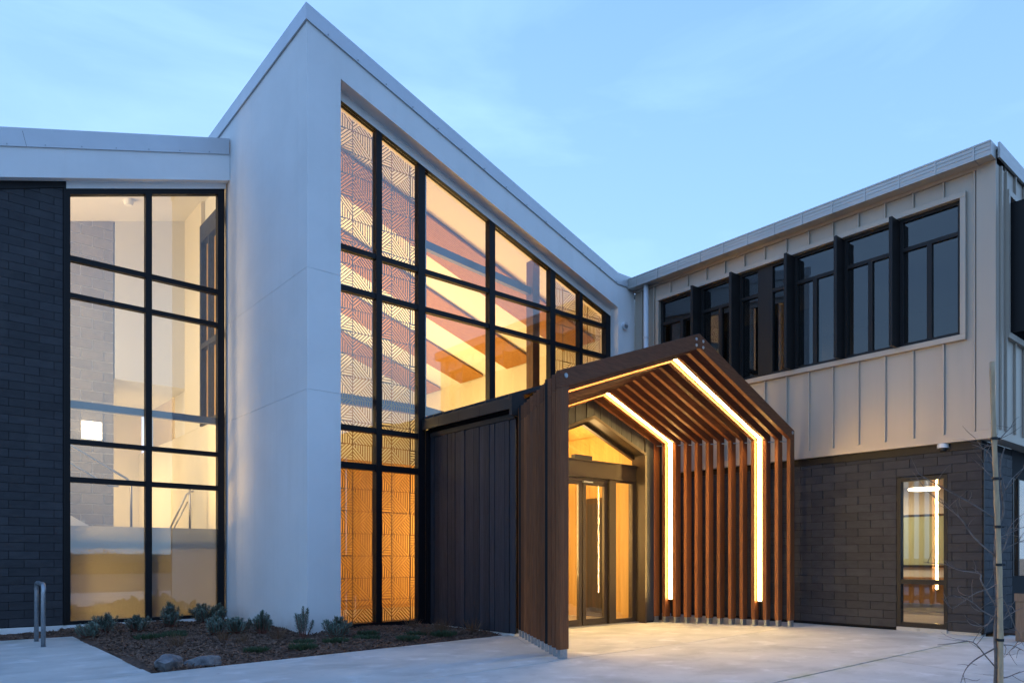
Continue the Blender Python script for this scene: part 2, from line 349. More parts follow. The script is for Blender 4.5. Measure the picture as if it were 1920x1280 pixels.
for i in range(6):
    xa, xb = MU[i][1], MU[i+1][0]
    zs = [.101]
    for (ta, tb) in TR:
        if i in (2, 3, 4, 5) and tb < 4: continue
        if tb < wtop(xb): bx('transom', 'black_frame', win, xa, xb, YW, YW+.10, ta, tb); zs += [ta, tb]
    zs.append(99)
    for k in range(0, len(zs), 2):
        p = [(xa, zs[k]), (xb, zs[k]), (xb, min(zs[k+1], 12)), (xa, min(zs[k+1], 12))]
        p = clip(p, SL, 1, wtop(0)) if zs[k+1] == 99 else p
        if len(p) > 2 and parea(p) > .01:
            ypoly(p, YW+.045, YW+.055, 'pane', 'glass', win); LITE.append((i, p))
bx('base_flashing', 'white_render', hall, 5.13, 6.79, YW-.02, YW+.1, -.08, -.021)
# patterned screens behind the outer bays
PER, BAR = .0425, .0150
def screen(poly, ox, oz, y0, y1):
    mb = MB(); c = .36
    u0 = int(math.floor((min(p[0] for p in poly)-ox)/c)); u1 = int(math.ceil((max(p[0] for p in poly)-ox)/c))
    v0 = int(math.floor((min(p[1] for p in poly)-oz)/c)); v1 = int(math.ceil((max(p[1] for p in poly)-oz)/c))
    for iu in range(u0, u1):
        for iv in range(v0, v1):
            x0, z0 = ox+iu*c, oz+iv*c; t = (iu % 2, iv % 2)
            cell = [(x0, z0), (x0+c, z0), (x0+c, z0+c), (x0, z0+c)]
            S = x0+z0+c; D = x0-z0            # u+v=S diagonal '\', u-v=D diagonal '/'
            V, H, UP, DN = 90, 0, 45, -45
            if t == (0, 1): regs = [([(1, 1, S)], DN), ([(-1, -1, -S)], V)]
            elif t == (1, 1): regs = [([(1, -1, D+.38*c), (-1, 1, -D+.38*c)], UP), ([(-1, 1, -D-.38*c)], H), ([(1, -1, D-.38*c)], H)]
            elif t == (0, 0): regs = [([(1, -1, D)], UP), ([(-1, 1, -D)], DN)]
            else: regs = [([(1, 1, S+.1*c)], V), ([(-1, -1, -S-.1*c)], DN)]
            for hp, ang in regs:
                base = cell
                for a, b, cc in hp: base = clip(base, a, b, cc)
                if len(base) < 3: continue
                nx, nz = -math.sin(R(ang)), math.cos(R(ang)); pr = [nx*p[0]+nz*p[1] for p in base]
                cx = nx*(x0+c/2)+nz*(z0+c/2)
                k = int(math.floor((min(pr)-cx)/PER)); ke = int(math.ceil((max(pr)-cx)/PER))
                while k <= ke:
                    lo, hi = cx+k*PER-BAR/2, cx+k*PER+BAR/2; k += 1
                    q = clip(clip(base, -nx, -nz, -lo), nx, nz, hi)
                    for i in range(len(poly)):       # clip by the (convex) panel outline, counter-clockwise
                        if len(q) < 3: break
                        p, r = poly[i], poly[(i+1) % len(poly)]; ex, ez = r[0]-p[0], r[1]-p[1]
                        q = clip(q, ez, -ex, ez*p[0]-ex*p[1])
                    if len(q) > 2 and parea(q) > 2e-5: mb.prism([(x, y0, z) for x, z in q], (0, y1-y0, 0))
            for bar in ([(x0-.006, z0), (x0+.006, z0), (x0+.006, z0+c), (x0-.006, z0+c)], [(x0+.0061, z0-.006), (x0+c-.0061, z0-.006), (x0+c-.0061, z0+.006), (x0+.0061, z0+.006)]):
                q = bar
                for i in range(len(poly)):
                    if len(q) < 3: break
                    p, r = poly[i], poly[(i+1) % len(poly)]; ex, ez = r[0]-p[0], r[1]-p[1]
                    q = clip(q, ez, -ex, ez*p[0]-ex*p[1])
                if len(q) > 2 and parea(q) > 1e-5: mb.prism([(x, y0+.0005, z) for x, z in q], (0, y1-y0-.001, 0))
    return mb
for i, p in LITE:
    if i in (0, 1, 4, 5):
        zc = [q[1] for q in p]; x0 = min(q[0] for q in p); x1 = max(q[0] for q in p)
        P = [(x0-.03, min(zc)-.05), (x1+.03, min(zc)-.05), (x1+.03, max(zc)+.3), (x0-.03, max(zc)+.3)]
        if len(p) != 4 or max(zc)-sorted(zc)[-2] > .05 or True:
            P = clip(P, SL, 1, wtop(0)-.03)
            if max(zc) < wtop(x1)-.2: P = clip(P, 0, 1, max(zc)+.045)
        mb = screen(P, 4.80 if i < 2 else 9.87, .10, YW+.150, YW+.156)
        if mb.v: mb.build('screen_panel', 'screen_ply', win, recalc=False)
# atrium interior ---------------------------------------------------
bx('interior_floor', 'floor_vinyl', hall, 4.86, 12.5, 10.51, 20, -.02, .02)
bx('interior_end_wall', 'cream_paint', hall, 12.5, 12.7, 10.55, 20, 0, 6.9)
bx('interior_back_wall', 'cream_paint', hall, 4.86, 12.7, 20, 20.2, 0, 9.0)
bx('interior_return_wall', 'cream_paint', hall, 11.50, 12.5, 10.505, 10.56, 0, 6.9)
def ceil_z(x): return 8.85-.322*(x-XS)
MB().prism([(4.86, 10.50, ceil_z(4.86)), (12.5, 10.50, ceil_z(12.5)), (12.5, 20, ceil_z(12.5)), (4.86, 20, ceil_z(4.86))], (0, 0, .05)).build('interior_ceiling', 'white_paint', hall)
for ya in (11.70, 13.87, 15.98, 18.08):
    pnl = MB().prism([(4.9, ya, ceil_z(4.9)-.06), (12.42, ya, ceil_z(12.42)-.06), (12.42, ya+1.08, ceil_z(12.42)-.06), (4.9, ya+1.08, ceil_z(4.9)-.06)], (0, 0, .03)).build('acoustic_panel', 'brown_column', hall)
    mb = MB(); n = 22
    for k in range(n):
        y = ya+k*1.08/n
        mb.prism([(4.9, y, ceil_z(4.9)-.092), (12.42, y, ceil_z(12.42)-.092), (12.42, y+.036, ceil_z(12.42)-.092), (4.9, y+.036, ceil_z(4.9)-.092)], (0, 0, .0315))
    mb.build('slats', 'slat_timber', pnl, kind='stuff')
bx('steel_column', 'beam_steel', hall, 6.82, 6.93, 10.52, 10.66, 0, ceil_z(6.9)-.05)
bx('steel_column', 'brown_column', hall, 9.62, 9.80, 10.75, 10.95, 0, ceil_z(9.8)-.05)
MB().prism([(6.93, 10.54, 6.53), (9.6, 10.80, 6.43), (9.6, 10.80, 6.57), (6.93, 10.54, 6.67)], (0, .10, 0)).build('steel_beam', 'beam_steel', hall)
MB().prism([(6.93, 10.54, 3.62), (9.6, 10.80, 3.46), (9.6, 10.80, 3.60), (6.93, 10.54, 3.78)], (0, .10, 0)).build('steel_beam', 'beam_steel', hall)
bx('mezzanine_edge', 'beam_steel', hall, 4.86, 6.80, 10.62, 10.72, 3.64, 3.80)
lw_ = bx('timber_lining', 'plywood', hall, 4.88, 12.45, 14.3, 14.4, 0.02, 3.30)
for k in range(12): bx('lining_board', 'plywood', lw_, 4.9+k*.60, 4.9+k*.60+.594, 14.27, 14.299, .10, 3.2)
bx('mezzanine_floor', 'white_paint', hall, 4.88, 12.45, 14.41, 19.98, 3.1, 3.3)
area_lamp('hall_fill_up', (9.2, 15.6, 3.42), (0, 0, 1), 5.5, 2.4, 215, (1, .66, .26))  # added upward fill hidden behind the vestibule roof, stands in for hall lighting
area_lamp('hall_fill_side', (4.92, 15.5, 4.6), (1, 0, -.04), 3.5, 2.0, 330, (1, .66, .22))  # unseen side fill added to brighten the end wall
area_lamp('hall_fill_ground', (11.6, 12.3, 1.7), (-1, .30, 0), 2.6, 1.4, 520, (1, .50, .09))  # added orange fill for the lower hall, kept out of view

# ------------------------------------------------------------------ stair wing (left)
stair = thing('stair_wing', 'slate-hung stair wing with tall gridded window left of the white hall', 'building', (2, 14, 0))
slw = bx('slate_wall', 'slate_backing', stair, -1.6, 1.965, YL+.004, YL+.25, -.05, 7.25)
slates(slw, 'Y', YL, -.36, 1.965, .065, 7.20)
bx('slate_wall_far', 'slate_backing', stair, -1.6, -.37, YL-.012, YL+.003, .065, 7.0)
bx('plinth', 'white_render', stair, -1.6, 4.57, YL-.02, YL+.12, -.10, .055)
bx('corner_trim', 'black_frame', stair, 1.967, 2.005, YL-.036, YL+.14, .056, 7.26)
def lt(x): return 7.10+.328*(x-2.06)
swn = bx('window_stair', 'black_frame', stair, 2.006, 4.53, YL-.01, YL+.11, .056, .115)
ypoly([(2.006, lt(2.006)-.03), (4.53, lt(4.53)-.03), (4.53, lt(4.53)+.06), (2.006, lt(2.006)+.06)], YL-.012, YL+.112, 'head_frame', 'black_frame', swn)
LM = [(2.006, 2.068), (3.193, 3.293), (4.408, 4.53)]
for a, b in LM: ypoly([(a, .116), (b, .116), (b, lt(b)-.031), (a, lt(a)-.031)], YL-.014, YL+.11, 'mullion', 'black_frame', swn)
LT = [(2.386, 2.473), (3.012, 3.09), (5.396, 5.475), (5.997, 6.084)]
for i in range(2):
    xa, xb = LM[i][1], LM[i+1][0]; zs = [.116]
    for a, b in LT: bx('transom', 'black_frame', swn, xa, xb, YL-.004, YL+.10, a, b); zs += [a, b]
    zs.append(9)
    for k in range(0, len(zs), 2):
        p = [(xa, zs[k]), (xb, zs[k]), (xb, zs[k+1]), (xa, zs[k+1])]
        if zs[k+1] == 9: p = clip(p, -.328, 1, lt(0)-.031)
        ypoly(p, YL+.045, YL+.055, 'pane', 'glass', swn)
    bx('frosted_film', 'frosted', swn, xa, xb, YL+.058, YL+.061, .117, 1.68)
# soffit, fascia and cap above
FY = 13.46
def fz(x): return 6.97+.322*(x-1.13)
ypoly([(-1.6, fz(-1.6)), (4.57, fz(4.57)), (4.57, fz(4.57)+.50), (-1.6, fz(-1.6)+.50)], FY, FY+.20, 'fascia', 'white_render', stair)
cp = ypoly([(-1.6, fz(-1.6)+.47), (4.555, fz(4.555)+.47), (4.555, fz(4.555)+.71), (-1.6, fz(-1.6)+.71)], FY-.022, FY-.003, 'fascia_cap', 'white_cap', stair)
mb = MB()
for i in range(11): x = -.8+i*.5; mb.tube([(x, FY-.023, fz(x)+.50), (x, FY-.03, fz(x)+.50)], .010, 8)
mb.build('screws', 'galvanised', cp, kind='stuff')
ypoly([(1.45, fz(1.45)+.47), (1.454, fz(1.454)+.47), (1.40, fz(1.40)+.71), (1.396, fz(1.396)+.71)], FY-.0235, FY-.0221, 'lap_joint', 'bronze', cp)
MB().prism([(-1.6, FY-.02, fz(-1.6)+.711), (4.56, FY-.02, fz(4.56)+.711), (4.56, 20, fz(4.56)+.711), (-1.6, 20, fz(-1.6)+.711)], (0, 0, .05)).build('roof', 'white_cap', stair)
ypoly([(1.99, lt(1.99)+.061), (4.55, lt(4.55)+.061), (4.55, fz(4.55)+.02), (1.99, fz(1.99)+.02)], YL-.02, YL+.10, 'window_header', 'white_render', stair)
ypoly([(-1.6, fz(-1.6)-.22), (1.985, fz(1.985)-.10), (1.985, fz(1.985)+.02), (-1.6, fz(-1.6)+.02)], YL-.035, YL+.02, 'slate_head_trim', 'black_frame', stair)
# stair interior
bx('interior_floor', 'floor_vinyl', stair, -1.5, 4.57, YL+.12, 20, -.02, .02)
blk = bx('block_wall', 'mortar', stair, -1.2, 3.17, 16.012, 16.2, 0, 8.3)
slates(blk, 'Y', 16.012, 1.2, 3.17, 1.6, 8.0, pitch=.20, ln=.40, thick=.012, name='block', mname='block')
for o in list(blk.children): o.rotation_euler = (0, 0, 0); o.scale = (.96, 1, .92)
bx('upper_interior_wall', 'white_paint', stair, 3.19, 4.57, 16.0, 16.2, 4.70, 8.6)
bx('corridor_ceiling', 'white_paint', stair, 3.19, 4.57, 16.21, 20, 4.70, 4.80)
bx('corridor_end_wall', 'cream_paint', stair, 3.19, 4.57, 19.9, 20, 0, 4.7)
bx('corridor_side_wall', 'cream_paint', stair, 3.10, 3.18, 16.21, 19.9, 0, 4.7)
bx('interior_side_wall', 'white_paint', stair, -1.6, -1.5, YL+.12, 20, 0, 8)
def cz(x): return 7.59+.3*(x-2.42)
MB().prism([(-1.5, YL+.12, cz(-1.5)), (4.57, YL+.12, cz(4.57)), (4.57, 16.2, cz(4.57)), (-1.5, 16.2, cz(-1.5))], (0, 0, .05)).build('interior_ceiling', 'white_paint', stair)
bx('interior_wall_below_opening', 'cream_paint', stair, 4.50, 4.57, YL+.12, 20, 0, 3.74)
bx('interior_wall_beside_opening', 'cream_paint', stair, 4.50, 4.57, 14.90, 16.0, 3.745, 8.3)
iw = bx('interior_glazing', 'black_frame', stair, 4.47, 4.575, 14.80, 14.895, 3.745, 7.7)
bx('frame_rail', 'black_frame', iw, 4.47, 4.575, YL+.125, 14.795, 3.745, 3.84)
bx('frame_rail', 'black_frame', iw, 4.47, 4.575, YL+.125, 14.795, 7.35, 7.7)
bx('frame_rail', 'black_frame', iw, 4.47, 4.575, YL+.125, 14.795, 5.25, 5.35)
bx('frame_post', 'black_frame', iw, 4.47, 4.575, 14.33, 14.40, 3.845, 5.245)
bx('frame_post', 'black_frame', iw, 4.47, 4.575, 14.33, 14.40, 5.355, 7.345)
bx('golden_backing', 'plywood', stair, 4.572, 4.575, 13.76, 14.79, 3.85, 7.34)  # added plywood-coloured sheet standing in for the golden hall beyond
bx('steel_tie_beam', 'beam_steel', stair, 2.07, 4.46, YL+.16, YL+.26, 3.63, 3.75)
# staircase as a thing of its own
st = thing('staircase', 'concrete staircase rising behind the stair window', 'staircase', (2.8, 15.2, 0))
bx('landing', 'concrete', st, 2.72, 4.49, 14.6, 15.98, 1.28, 1.46)
bx('landing_edge', 'bronze', st, 2.07, 4.465, 13.745, 14.599, 1.29, 1.455)
for k in range(9): bx('step', 'concrete', st, 2.72-.28*(k+1), 2.72-.28*k-.001, 14.6, 15.98, 1.30+.175*k, 1.46+.175*(k+1))
MB().prism([(2.72, 14.56, 1.40), (0.2, 14.56, 2.98), (0.2, 14.56, 3.12), (2.72, 14.56, 1.58)], (0, .038, 0)).build('stringer', 'white_paint', st)
bx('flight_lower_wall', 'cream_paint', st, 2.30, 4.49, 14.55, 14.598, .02, 1.27)
hr = thing('stair_handrail', 'steel handrail sloping down the stair flight behind the glass', 'handrail', (2.7, 14.5, 1.6))
YR = 14.50
def onY(px, py, Y):
    d = FW+RT*((px-960)/1350.)+Vector((0, 0, (1045-py)/1350.)); return Vector((0, 0, CAM_H))+d*(Y/d.y)
MB().tube([onY(105, 818, YR), onY(131, 834, YR), onY(238, 897, YR), onY(246, 906, YR), onY(246, 990, YR)], .022, 10).build('top_rail', 'steel', hr, smooth=True)
MB().tube([onY(105, 852, YR+.04), onY(131, 868, YR+.04), onY(205, 910, YR+.04), onY(222, 911, YR+.04)], .018, 10).build('lower_rail', 'steel', hr, smooth=True)
hr2 = thing('landing_handrail', 'steel handrail dropping away at the landing behind the right-hand stair panes', 'handrail', (3.9, 14.9, 1.6))
MB().tube([onY(356, 912, YR), onY(356, 990, YR)], .022, 10).build('post', 'steel', hr2, smooth=True)
MB().tube([onY(318, 992, 15.4), onY(350, 926, 15.4), onY(358, 921, 15.4), onY(395, 918, 15.4)], .020, 10).build('top_rail', 'steel', hr2, smooth=True)
MB().tube([onY(325, 992, 15.5), onY(352, 940, 15.5)], .015, 10).build('lower_rail', 'steel', hr2, smooth=True)
wlp = thing('wall_lamp', 'glowing square wall lamp on the grey block wall', 'lamp', (2.78, 15.98, 3.45))
bx('lamp_back', 'white_plastic', wlp, 2.60, 2.96, 15.955, 15.998, 3.44, 3.80)
bx('diffuser', 'lamp_white', wlp, 2.615, 2.945, 15.90, 15.954, 3.455, 3.785, bevel=.015)
sd = thing('smoke_detector', 'small white detector box on the stair ceiling', 'detector', (3.2, 14.9, 7.75))
MB().tube([(3.2, 14.9, cz(3.2)-.01), (3.2, 14.9, cz(3.2)-.10)], [.10, .07], 12).build('detector_body', 'white_plastic', sd)
area_lamp('stair_fill', (-1.4, 15.0, 3.2), (1, .1, -.02), 1.6, 2.4, 150, (1, .72, .38))  # unseen fill added for the stair interior, stands in for its lighting
area_lamp('stair_fill_front', (1.1, 14.15, 4.3), (1, -.12, 0), .7, 4.6, 150, (1, .74, .42))  # fill hidden behind the slate wall, added to spill onto the white side wall
area_lamp('stair_fill_lower', (-1.4, 15.0, .9), (1, 0, 0.1), 2.0, 1.2, 620, (1, .58, .15))  # unseen fill added to glow through the frosted film
area_lamp('corridor_fill', (3.23, 18.0, 2.6), (1, 0, .05), 2.6, 2.4, 62, (1, .70, .34))  # added fill beside the corridor, stands in for its hidden lighting
area_lamp('stair_fill_top', (-1.4, 15.0, 6.3), (1, 0, .1), 2, 1.2, 75, (1, .80, .58))  # added fill for the upper stair, out of view

# ------------------------------------------------------------------ entry vestibule
ves = thing('entry_vestibule', 'dark timber-clad entry vestibule with glazed doors and gabled opening', 'vestibule', (8.7, 9.3, 0))
XV, YV = 6.87, 8.20
vs = bx('side_wall', 'slate_backing', ves, XV+.02, XV+.12, YV+.02, 10.355, 0, 3.30)
rng = random.Random(3); y = YV-.14; ws = [.135, .10, .165, .09, .12, .15, .105, .14, .115]
k = 0
while y < 10.34:
    wd = ws[k % 9]; k += 1; e = min(y+wd, 10.352)
    d = rng.choice((0, .006, .012)); bx('board', 'dark_board', vs, XV-d, XV+.019, y+.003, e-.003, .03, 3.195)
    y = e
bx('wall_plinth', 'white_render', ves, XV+.012, XV+.12, YV-.10, 10.34, -.06, .027)
bx('head_trim', 'dark_roof_trim', ves, XV-.022, XV+.10, YV-.13, 10.35, 3.20, 3.27)
bx('gap_shadow_board', 'black_frame', ves, XV-.02, XV+.11, YV-.16, 10.35, 3.301, 3.47)  # black board added to stop a light leak, stands for the gap's shade
bx('filler_post', 'black_frame', ves, 6.802, XV+.018, 10.28, 10.354, 0, 3.32)  # black filler added to cover the lit gap beside the window
bx('fascia', 'dark_roof_trim', ves, XV-.14, XV-.11, YV-.16, 10.352, 3.32, 3.46)
for yy in (8.75, 9.3, 9.85): bx('fascia_joint', 'black_frame', ves, XV-.1415, XV-.1401, yy, yy+.006, 3.32, 3.46)
CX = 8.69
def vz(x): return 3.46+.36*((x-(XV-.14)) if x < CX else (2*CX-x-(XV-.14)))
def slope_roof(x0, x1, name):
    return MB().prism([(x0, YV-.20, vz(x0)), (x1, YV-.20, vz(x1)), (x1, 10.354, vz(x1)), (x0, 10.354, vz(x0))], (0, 0, .03)).build(name, 'dark_roof', ves)
r1 = slope_roof(XV-.14, CX, 'roof_slope'); slope_roof(CX+.001, 2*CX-XV+.14, 'roof_slope')
for k in range(9):
    yy = YV-.17+k*.28; MB().prism([(XV-.14, yy, vz(XV-.14)+.03), (CX, yy, vz(CX)+.03), (CX, yy+.03, vz(CX)+.03), (XV-.14, yy+.03, vz(XV-.14)+.03)], (0, 0, .035)).build('roof_rib', 'dark_roof', r1)
bx('eave_leak_cap', 'dark_roof_trim', ves, XV-.145, XV+.10, YV-.225, YV-.165, 3.22, 3.53)  # dark cap added to hide light leaking past the fascia end
# front wall with gabled opening, of boards
fwv = thing_front = bx('front_wall', 'slate_backing', ves, 10.06, 10.40, YV+.03, YV+.10, 0, 3.0)
JL, JR, JE, JA = 7.36, 10.02, 2.99, 3.49
def opz(x): return JE+(JA-JE)*(1-abs(x-CX)/(CX-JL))
x = 6.90; k = 0
while x < 10.47:
    wd = ws[(k*4+1) % 9]; k += 1; e = min(x+wd, 10.48); m_ = (x+e)/2
    zt0, zt1 = vz(x)-.06, vz(e)-.06
    d = rng.choice((0, .006, .012))
    if e <= JL or x >= JR: P = [(x+.003, .03), (e-.003, .03), (e-.003, zt1), (x+.003, zt0)]
    elif x < JL < e or x < JR < e: x0_, e0_ = (x, JL) if x < JL else (JR, e); P = [(x0_, .03), (e0_-.003, .03), (e0_-.003, vz(e0_)-.06), (x0_, vz(x0_)-.06)]
    else: P = [(x+.003, opz(x)), (e-.003, opz(e)), (e-.003, zt1), (x+.003, zt0)]
    ypoly(P, YV+.02-d, YV+.045, 'board', 'dark_board', ves); x = e
mb = MB().prism([(JL, YV-.02, JE), (CX, YV-.02, JA), (CX, YV-.02, JA-.055), (JL+.05, YV-.02, JE-.035)], (0, .30, 0))
mb.prism([(CX, YV-.02, JA), (JR, YV-.02, JE), (JR-.05, YV-.02, JE-.035), (CX, YV-.02, JA-.055)], (0, .30, 0))
sur = mb.build('opening_surround', 'door_bronze', ves)
for a, b in ((JL, JL+.05), (JR-.05, JR)): bx('jamb', 'door_bronze', sur, a, b, YV-.02, YV+.28, .0, JE-.036)
YD = 8.45
dr = bx('door_header', 'door_bronze', ves, JL+.05, JR-.05, YD-.07, YD+.10, 2.50, 2.78, bevel=.004)
bx('header_lip', 'door_bronze', dr, JL+.051, JR-.051, YD-.085, YD-.071, 2.765, 2.785)
bx('header_lip', 'door_bronze', dr, JL+.051, JR-.051, YD-.085, YD-.071, 2.495, 2.512)
bx('sensor_box', 'dark_plastic', ves, 8.45, 8.86, YD-.05, YD+.04, 2.786, 2.86)
P = [(JL+.05, 2.78), (JR-.05, 2.78), (JR-.05, JE-.04), (CX, JA-.06), (JL+.05, JE-.04)]
ypoly(P, YD+.02, YD+.03, 'gable_pane', 'door_glass', ves)
mb = MB()
for a, b in (((JL+.05, JE-.036), (CX, JA-.056)), ((CX, JA-.056), (JR-.05, JE-.036))):
    mb.prism([(a[0], YD-.02, a[1]), (b[0], YD-.02, b[1]), (b[0], YD-.02, b[1]-.06), (a[0], YD-.02, a[1]-.06)], (0, .07, 0))
mb.build('gable_frame', 'door_bronze', ves)
def door_leaf(x0, x1, name, handle=None):
    d = bx(name, 'door_bronze', ves, x0, x0+.075, YD-.02, YD+.03, .02, 2.44)
    bx('stile', 'door_bronze', d, x1-.075, x1, YD-.02, YD+.03, .02, 2.44)
    bx('bottom_rail', 'door_bronze', d, x0+.076, x1-.076, YD-.019, YD+.029, .02, .12)
    bx('top_rail', 'door_bronze', d, x0+.076, x1-.076, YD-.019, YD+.029, 2.37, 2.44)
    bx('pane', 'door_glass', d, x0+.076, x1-.076, YD+.002, YD+.010, .121, 2.369)
    if handle: MB().tube([(handle, YD-.021, .95), (handle, YD-.07, .97), (handle, YD-.07, 1.33), (handle, YD-.021, 1.35)], .012, 8).build('handle', 'steel', d, smooth=True)
    return d
door_leaf(7.95, 8.640, 'door'); d2 = door_leaf(8.662, 9.262, 'door')
bx('door_frame_head', 'door_bronze', ves, 7.945, 9.274, YD-.03, YD+.05, 2.445, 2.495)
bx('door_closer', 'steel', d2, 8.64, 8.86, YD-.07, YD-.025, 2.405, 2.432)
bx('door_post', 'door_bronze', ves, 9.275, 9.41, YD-.06, YD+.06, .0, 2.495)
sl_ = bx('sidelight', 'door_bronze', ves, 9.411, 9.445, YD-.06, YD+.03, .0, 2.494)
bx('stile', 'door_bronze', sl_, 9.875, 9.968, YD-.06, YD+.03, .0, 2.494)
bx('bottom_rail', 'door_bronze', sl_, 9.446, 9.874, YD-.055, YD+.028, .0, .085)
bx('top_rail', 'door_bronze', sl_, 9.446, 9.874, YD-.055, YD+.028, 2.46, 2.494)
bx('pane', 'door_glass', sl_, 9.446, 9.874, YD-.01, YD-.002, .086, 2.459)
sl2 = bx('sidelight', 'door_bronze', ves, 7.412, 7.45, YD-.06, YD+.03, .0, 2.494)
bx('stile', 'door_bronze', sl2, 7.86, 7.94, YD-.06, YD+.03, .0, 2.494)
bx('pane', 'glass', sl2, 7.451, 7.859, YD-.01, YD-.002, .02, 2.493)
bx('threshold', 'steel', ves, JL+.05, JR-.05, YD-.12, YD+.12, .001, .018)
# vestibule interior
bx('interior_floor', 'floor_vinyl', ves, 6.99, 10.38, YD+.13, 10.36, -.01, .015)
iwl = bx('interior_wall', 'plywood', ves, 10.10, 10.15, YD+.05, 10.36, .0, 3.56)
for k in range(5): bx('lining_board', 'plywood', iwl, 10.082, 10.099, YD+.06+k*.378, YD+.06+k*.378+.372, .10, 3.45)
bx('interior_wall', 'plywood', ves, 6.99, 7.03, YD+.05, 10.36, 0, 3.5)
for s_ in (0, 1):
    xs_ = (7.0, CX) if s_ == 0 else (CX, 10.12)
    MB().prism([(xs_[0], YD+.05, vz(xs_[0])-.17), (xs_[1], YD+.05, vz(xs_[1])-.17), (xs_[1], 10.36, vz(xs_[1])-.17), (xs_[0], 10.36, vz(xs_[0])-.17)], (0, 0, .02)).build('interior_ceiling', 'plywood', ves)
    nb = 8
    for k in range(nb):
        ya, yb = YD+.06+k*.237, YD+.06+k*.237+.233
        MB().prism([(xs_[0], ya, vz(xs_[0])-.176), (xs_[1], ya, vz(xs_[1])-.176), (xs_[1], yb, vz(xs_[1])-.176), (xs_[0], yb, vz(xs_[0])-.176)], (0, 0, .0055)).build('ceiling_board', 'plywood', ves)
ypoly([(7.9, .016), (10.08, .016), (10.08, vz(10.08)-.18), (CX, vz(CX)-.18), (7.9, vz(7.9)-.18)], 10.30, 10.345, 'interior_back_wall', 'plywood', ves)
refl = bx('reflection_panel', 'door_bronze', ves, 10.035, 10.075, 9.20, 9.68, .03, 2.28)  # dark panel added to imitate the dark reflection in the right door leaf
bx('pane', 'dark_plastic', refl, 10.028, 10.034, 9.27, 9.61, .15, 2.18)  # darker plate of the same added panel
bx('door_button', 'white_plastic', ves, 10.06, 10.081, 8.98, 9.06, 1.18, 1.27, bevel=.005)
area_lamp('vestibule_fill', (7.05, 9.45, 1.9), (1, 0, .02), 1.6, 2.2, 200, (1, .70, .26))  # unseen fill added on the left wall to light the plywood interior
area_lamp('vestibule_fill_up', (8.69, 9.5, 2.45), (0, 0, 1), 2.0, .8, 75, (1, .66, .26))  # added upward fill for the vestibule ceiling, stands in for hidden lighting

# ------------------------------------------------------------------ timber portal
por = thing('timber_portal', 'flaring portal of thirteen reddish timber frames with glowing light strips', 'portal', (8.5, 7, 0))
L0, L1 = Vector((6.955, 8.10, 0)), Vector((5.675, 5.885, 0))
R0, R1 = Vector((10.40, 8.20, 0)), Vector((11.39, 6.165, 0))
NF = 13; TK = .063; PD = .15; RD = .205; PS = .356
def frame_geo(t):
    a = L0.lerp(L1, t); b = R0.lerp(R1, t); e = (b-a); W = e.length; e.normalize(); n = Vector((-e.y, e.x, 0))   # n points away from the camera
    ze = 3.335-.06*t; return a, e, n, W, ze
def fpt(geo, s, z, dn=0.): a, e, n, W, ze = geo; return a+e*s+n*dn+Vector((0, 0, z))
for i in range(NF):
    t = i/(NF-1); G = frame_geo(t); a, e, n, W, ze = G; za = ze+PS*W/2
    fr = MB().prism([fpt(G, 0, ze), fpt(G, W/2-.001, za), fpt(G, W/2-.001, za-RD), fpt(G, 0, ze-RD)], n*TK).build('frame', 'timber_rafter', por, bevel=.003)
    MB().prism([fpt(G, W, ze), fpt(G, W/2+.001, za), fpt(G, W/2+.001, za-RD), fpt(G, W, ze-RD)], n*TK).build('rafter', 'timber_rafter', fr, bevel=.003)
    for s0, s1, sg in ((0, PD, 1), (W-PD, W, -1)):
        z0 = ze-RD-.002 + (0 if sg > 0 else PS*PD); z1 = ze-RD-.002+(PS*PD if sg > 0 else 0)
        MB().prism([fpt(G, s0, .105), fpt(G, s1, .105), fpt(G, s1, z1), fpt(G, s0, z0)], n*TK).build('post', 'timber', fr, bevel=.003)
        MB().prism([fpt(G, s0+.018, 0.001, .008), fpt(G, s1-.018, 0.001, .008), fpt(G, s1-.018, .104, .008), fpt(G, s0+.018, .104, .008)], n*(TK-.016)).build('shoe', 'galvanised', fr)
    if i == NF-1:
        for ds in (-.085, .085):
            for dz in (-.115, -.20):
                c = fpt(G, W/2+ds, za+dz+.02, 0); MB().tube([c-n*.001, c-n*.010], [.022, .019], 14).build('bolt', 'steel', fr)
        for s_ in (.10, W-.07):
            c = fpt(G, s_, ze-.075+.03, 0); MB().tube([c-n*.001, c-n*.010], [.030, .027], 14).build('bolt', 'galvanised', fr)
    if i < NF-1:
        H = frame_geo((i+1)/(NF-1))
        for s_, dz in (('l', -.08), ('r', -.08)):
            s1 = .09 if s_ == 'l' else W-.09; s2 = .09 if s_ == 'l' else H[3]-.09
            MB().tube([fpt(G, s1, ze-RD+.02), fpt(H, s2, H[4]-RD+.02, TK)], .009, 8).build('spacer', 'galvanised', fr)
        zb = H[4]+PS*H[3]/2
        MB().tube([fpt(G, W/2, za-.15), fpt(H, H[3]/2, zb-.15, TK)], .009, 8).build('spacer', 'galvanised', fr)
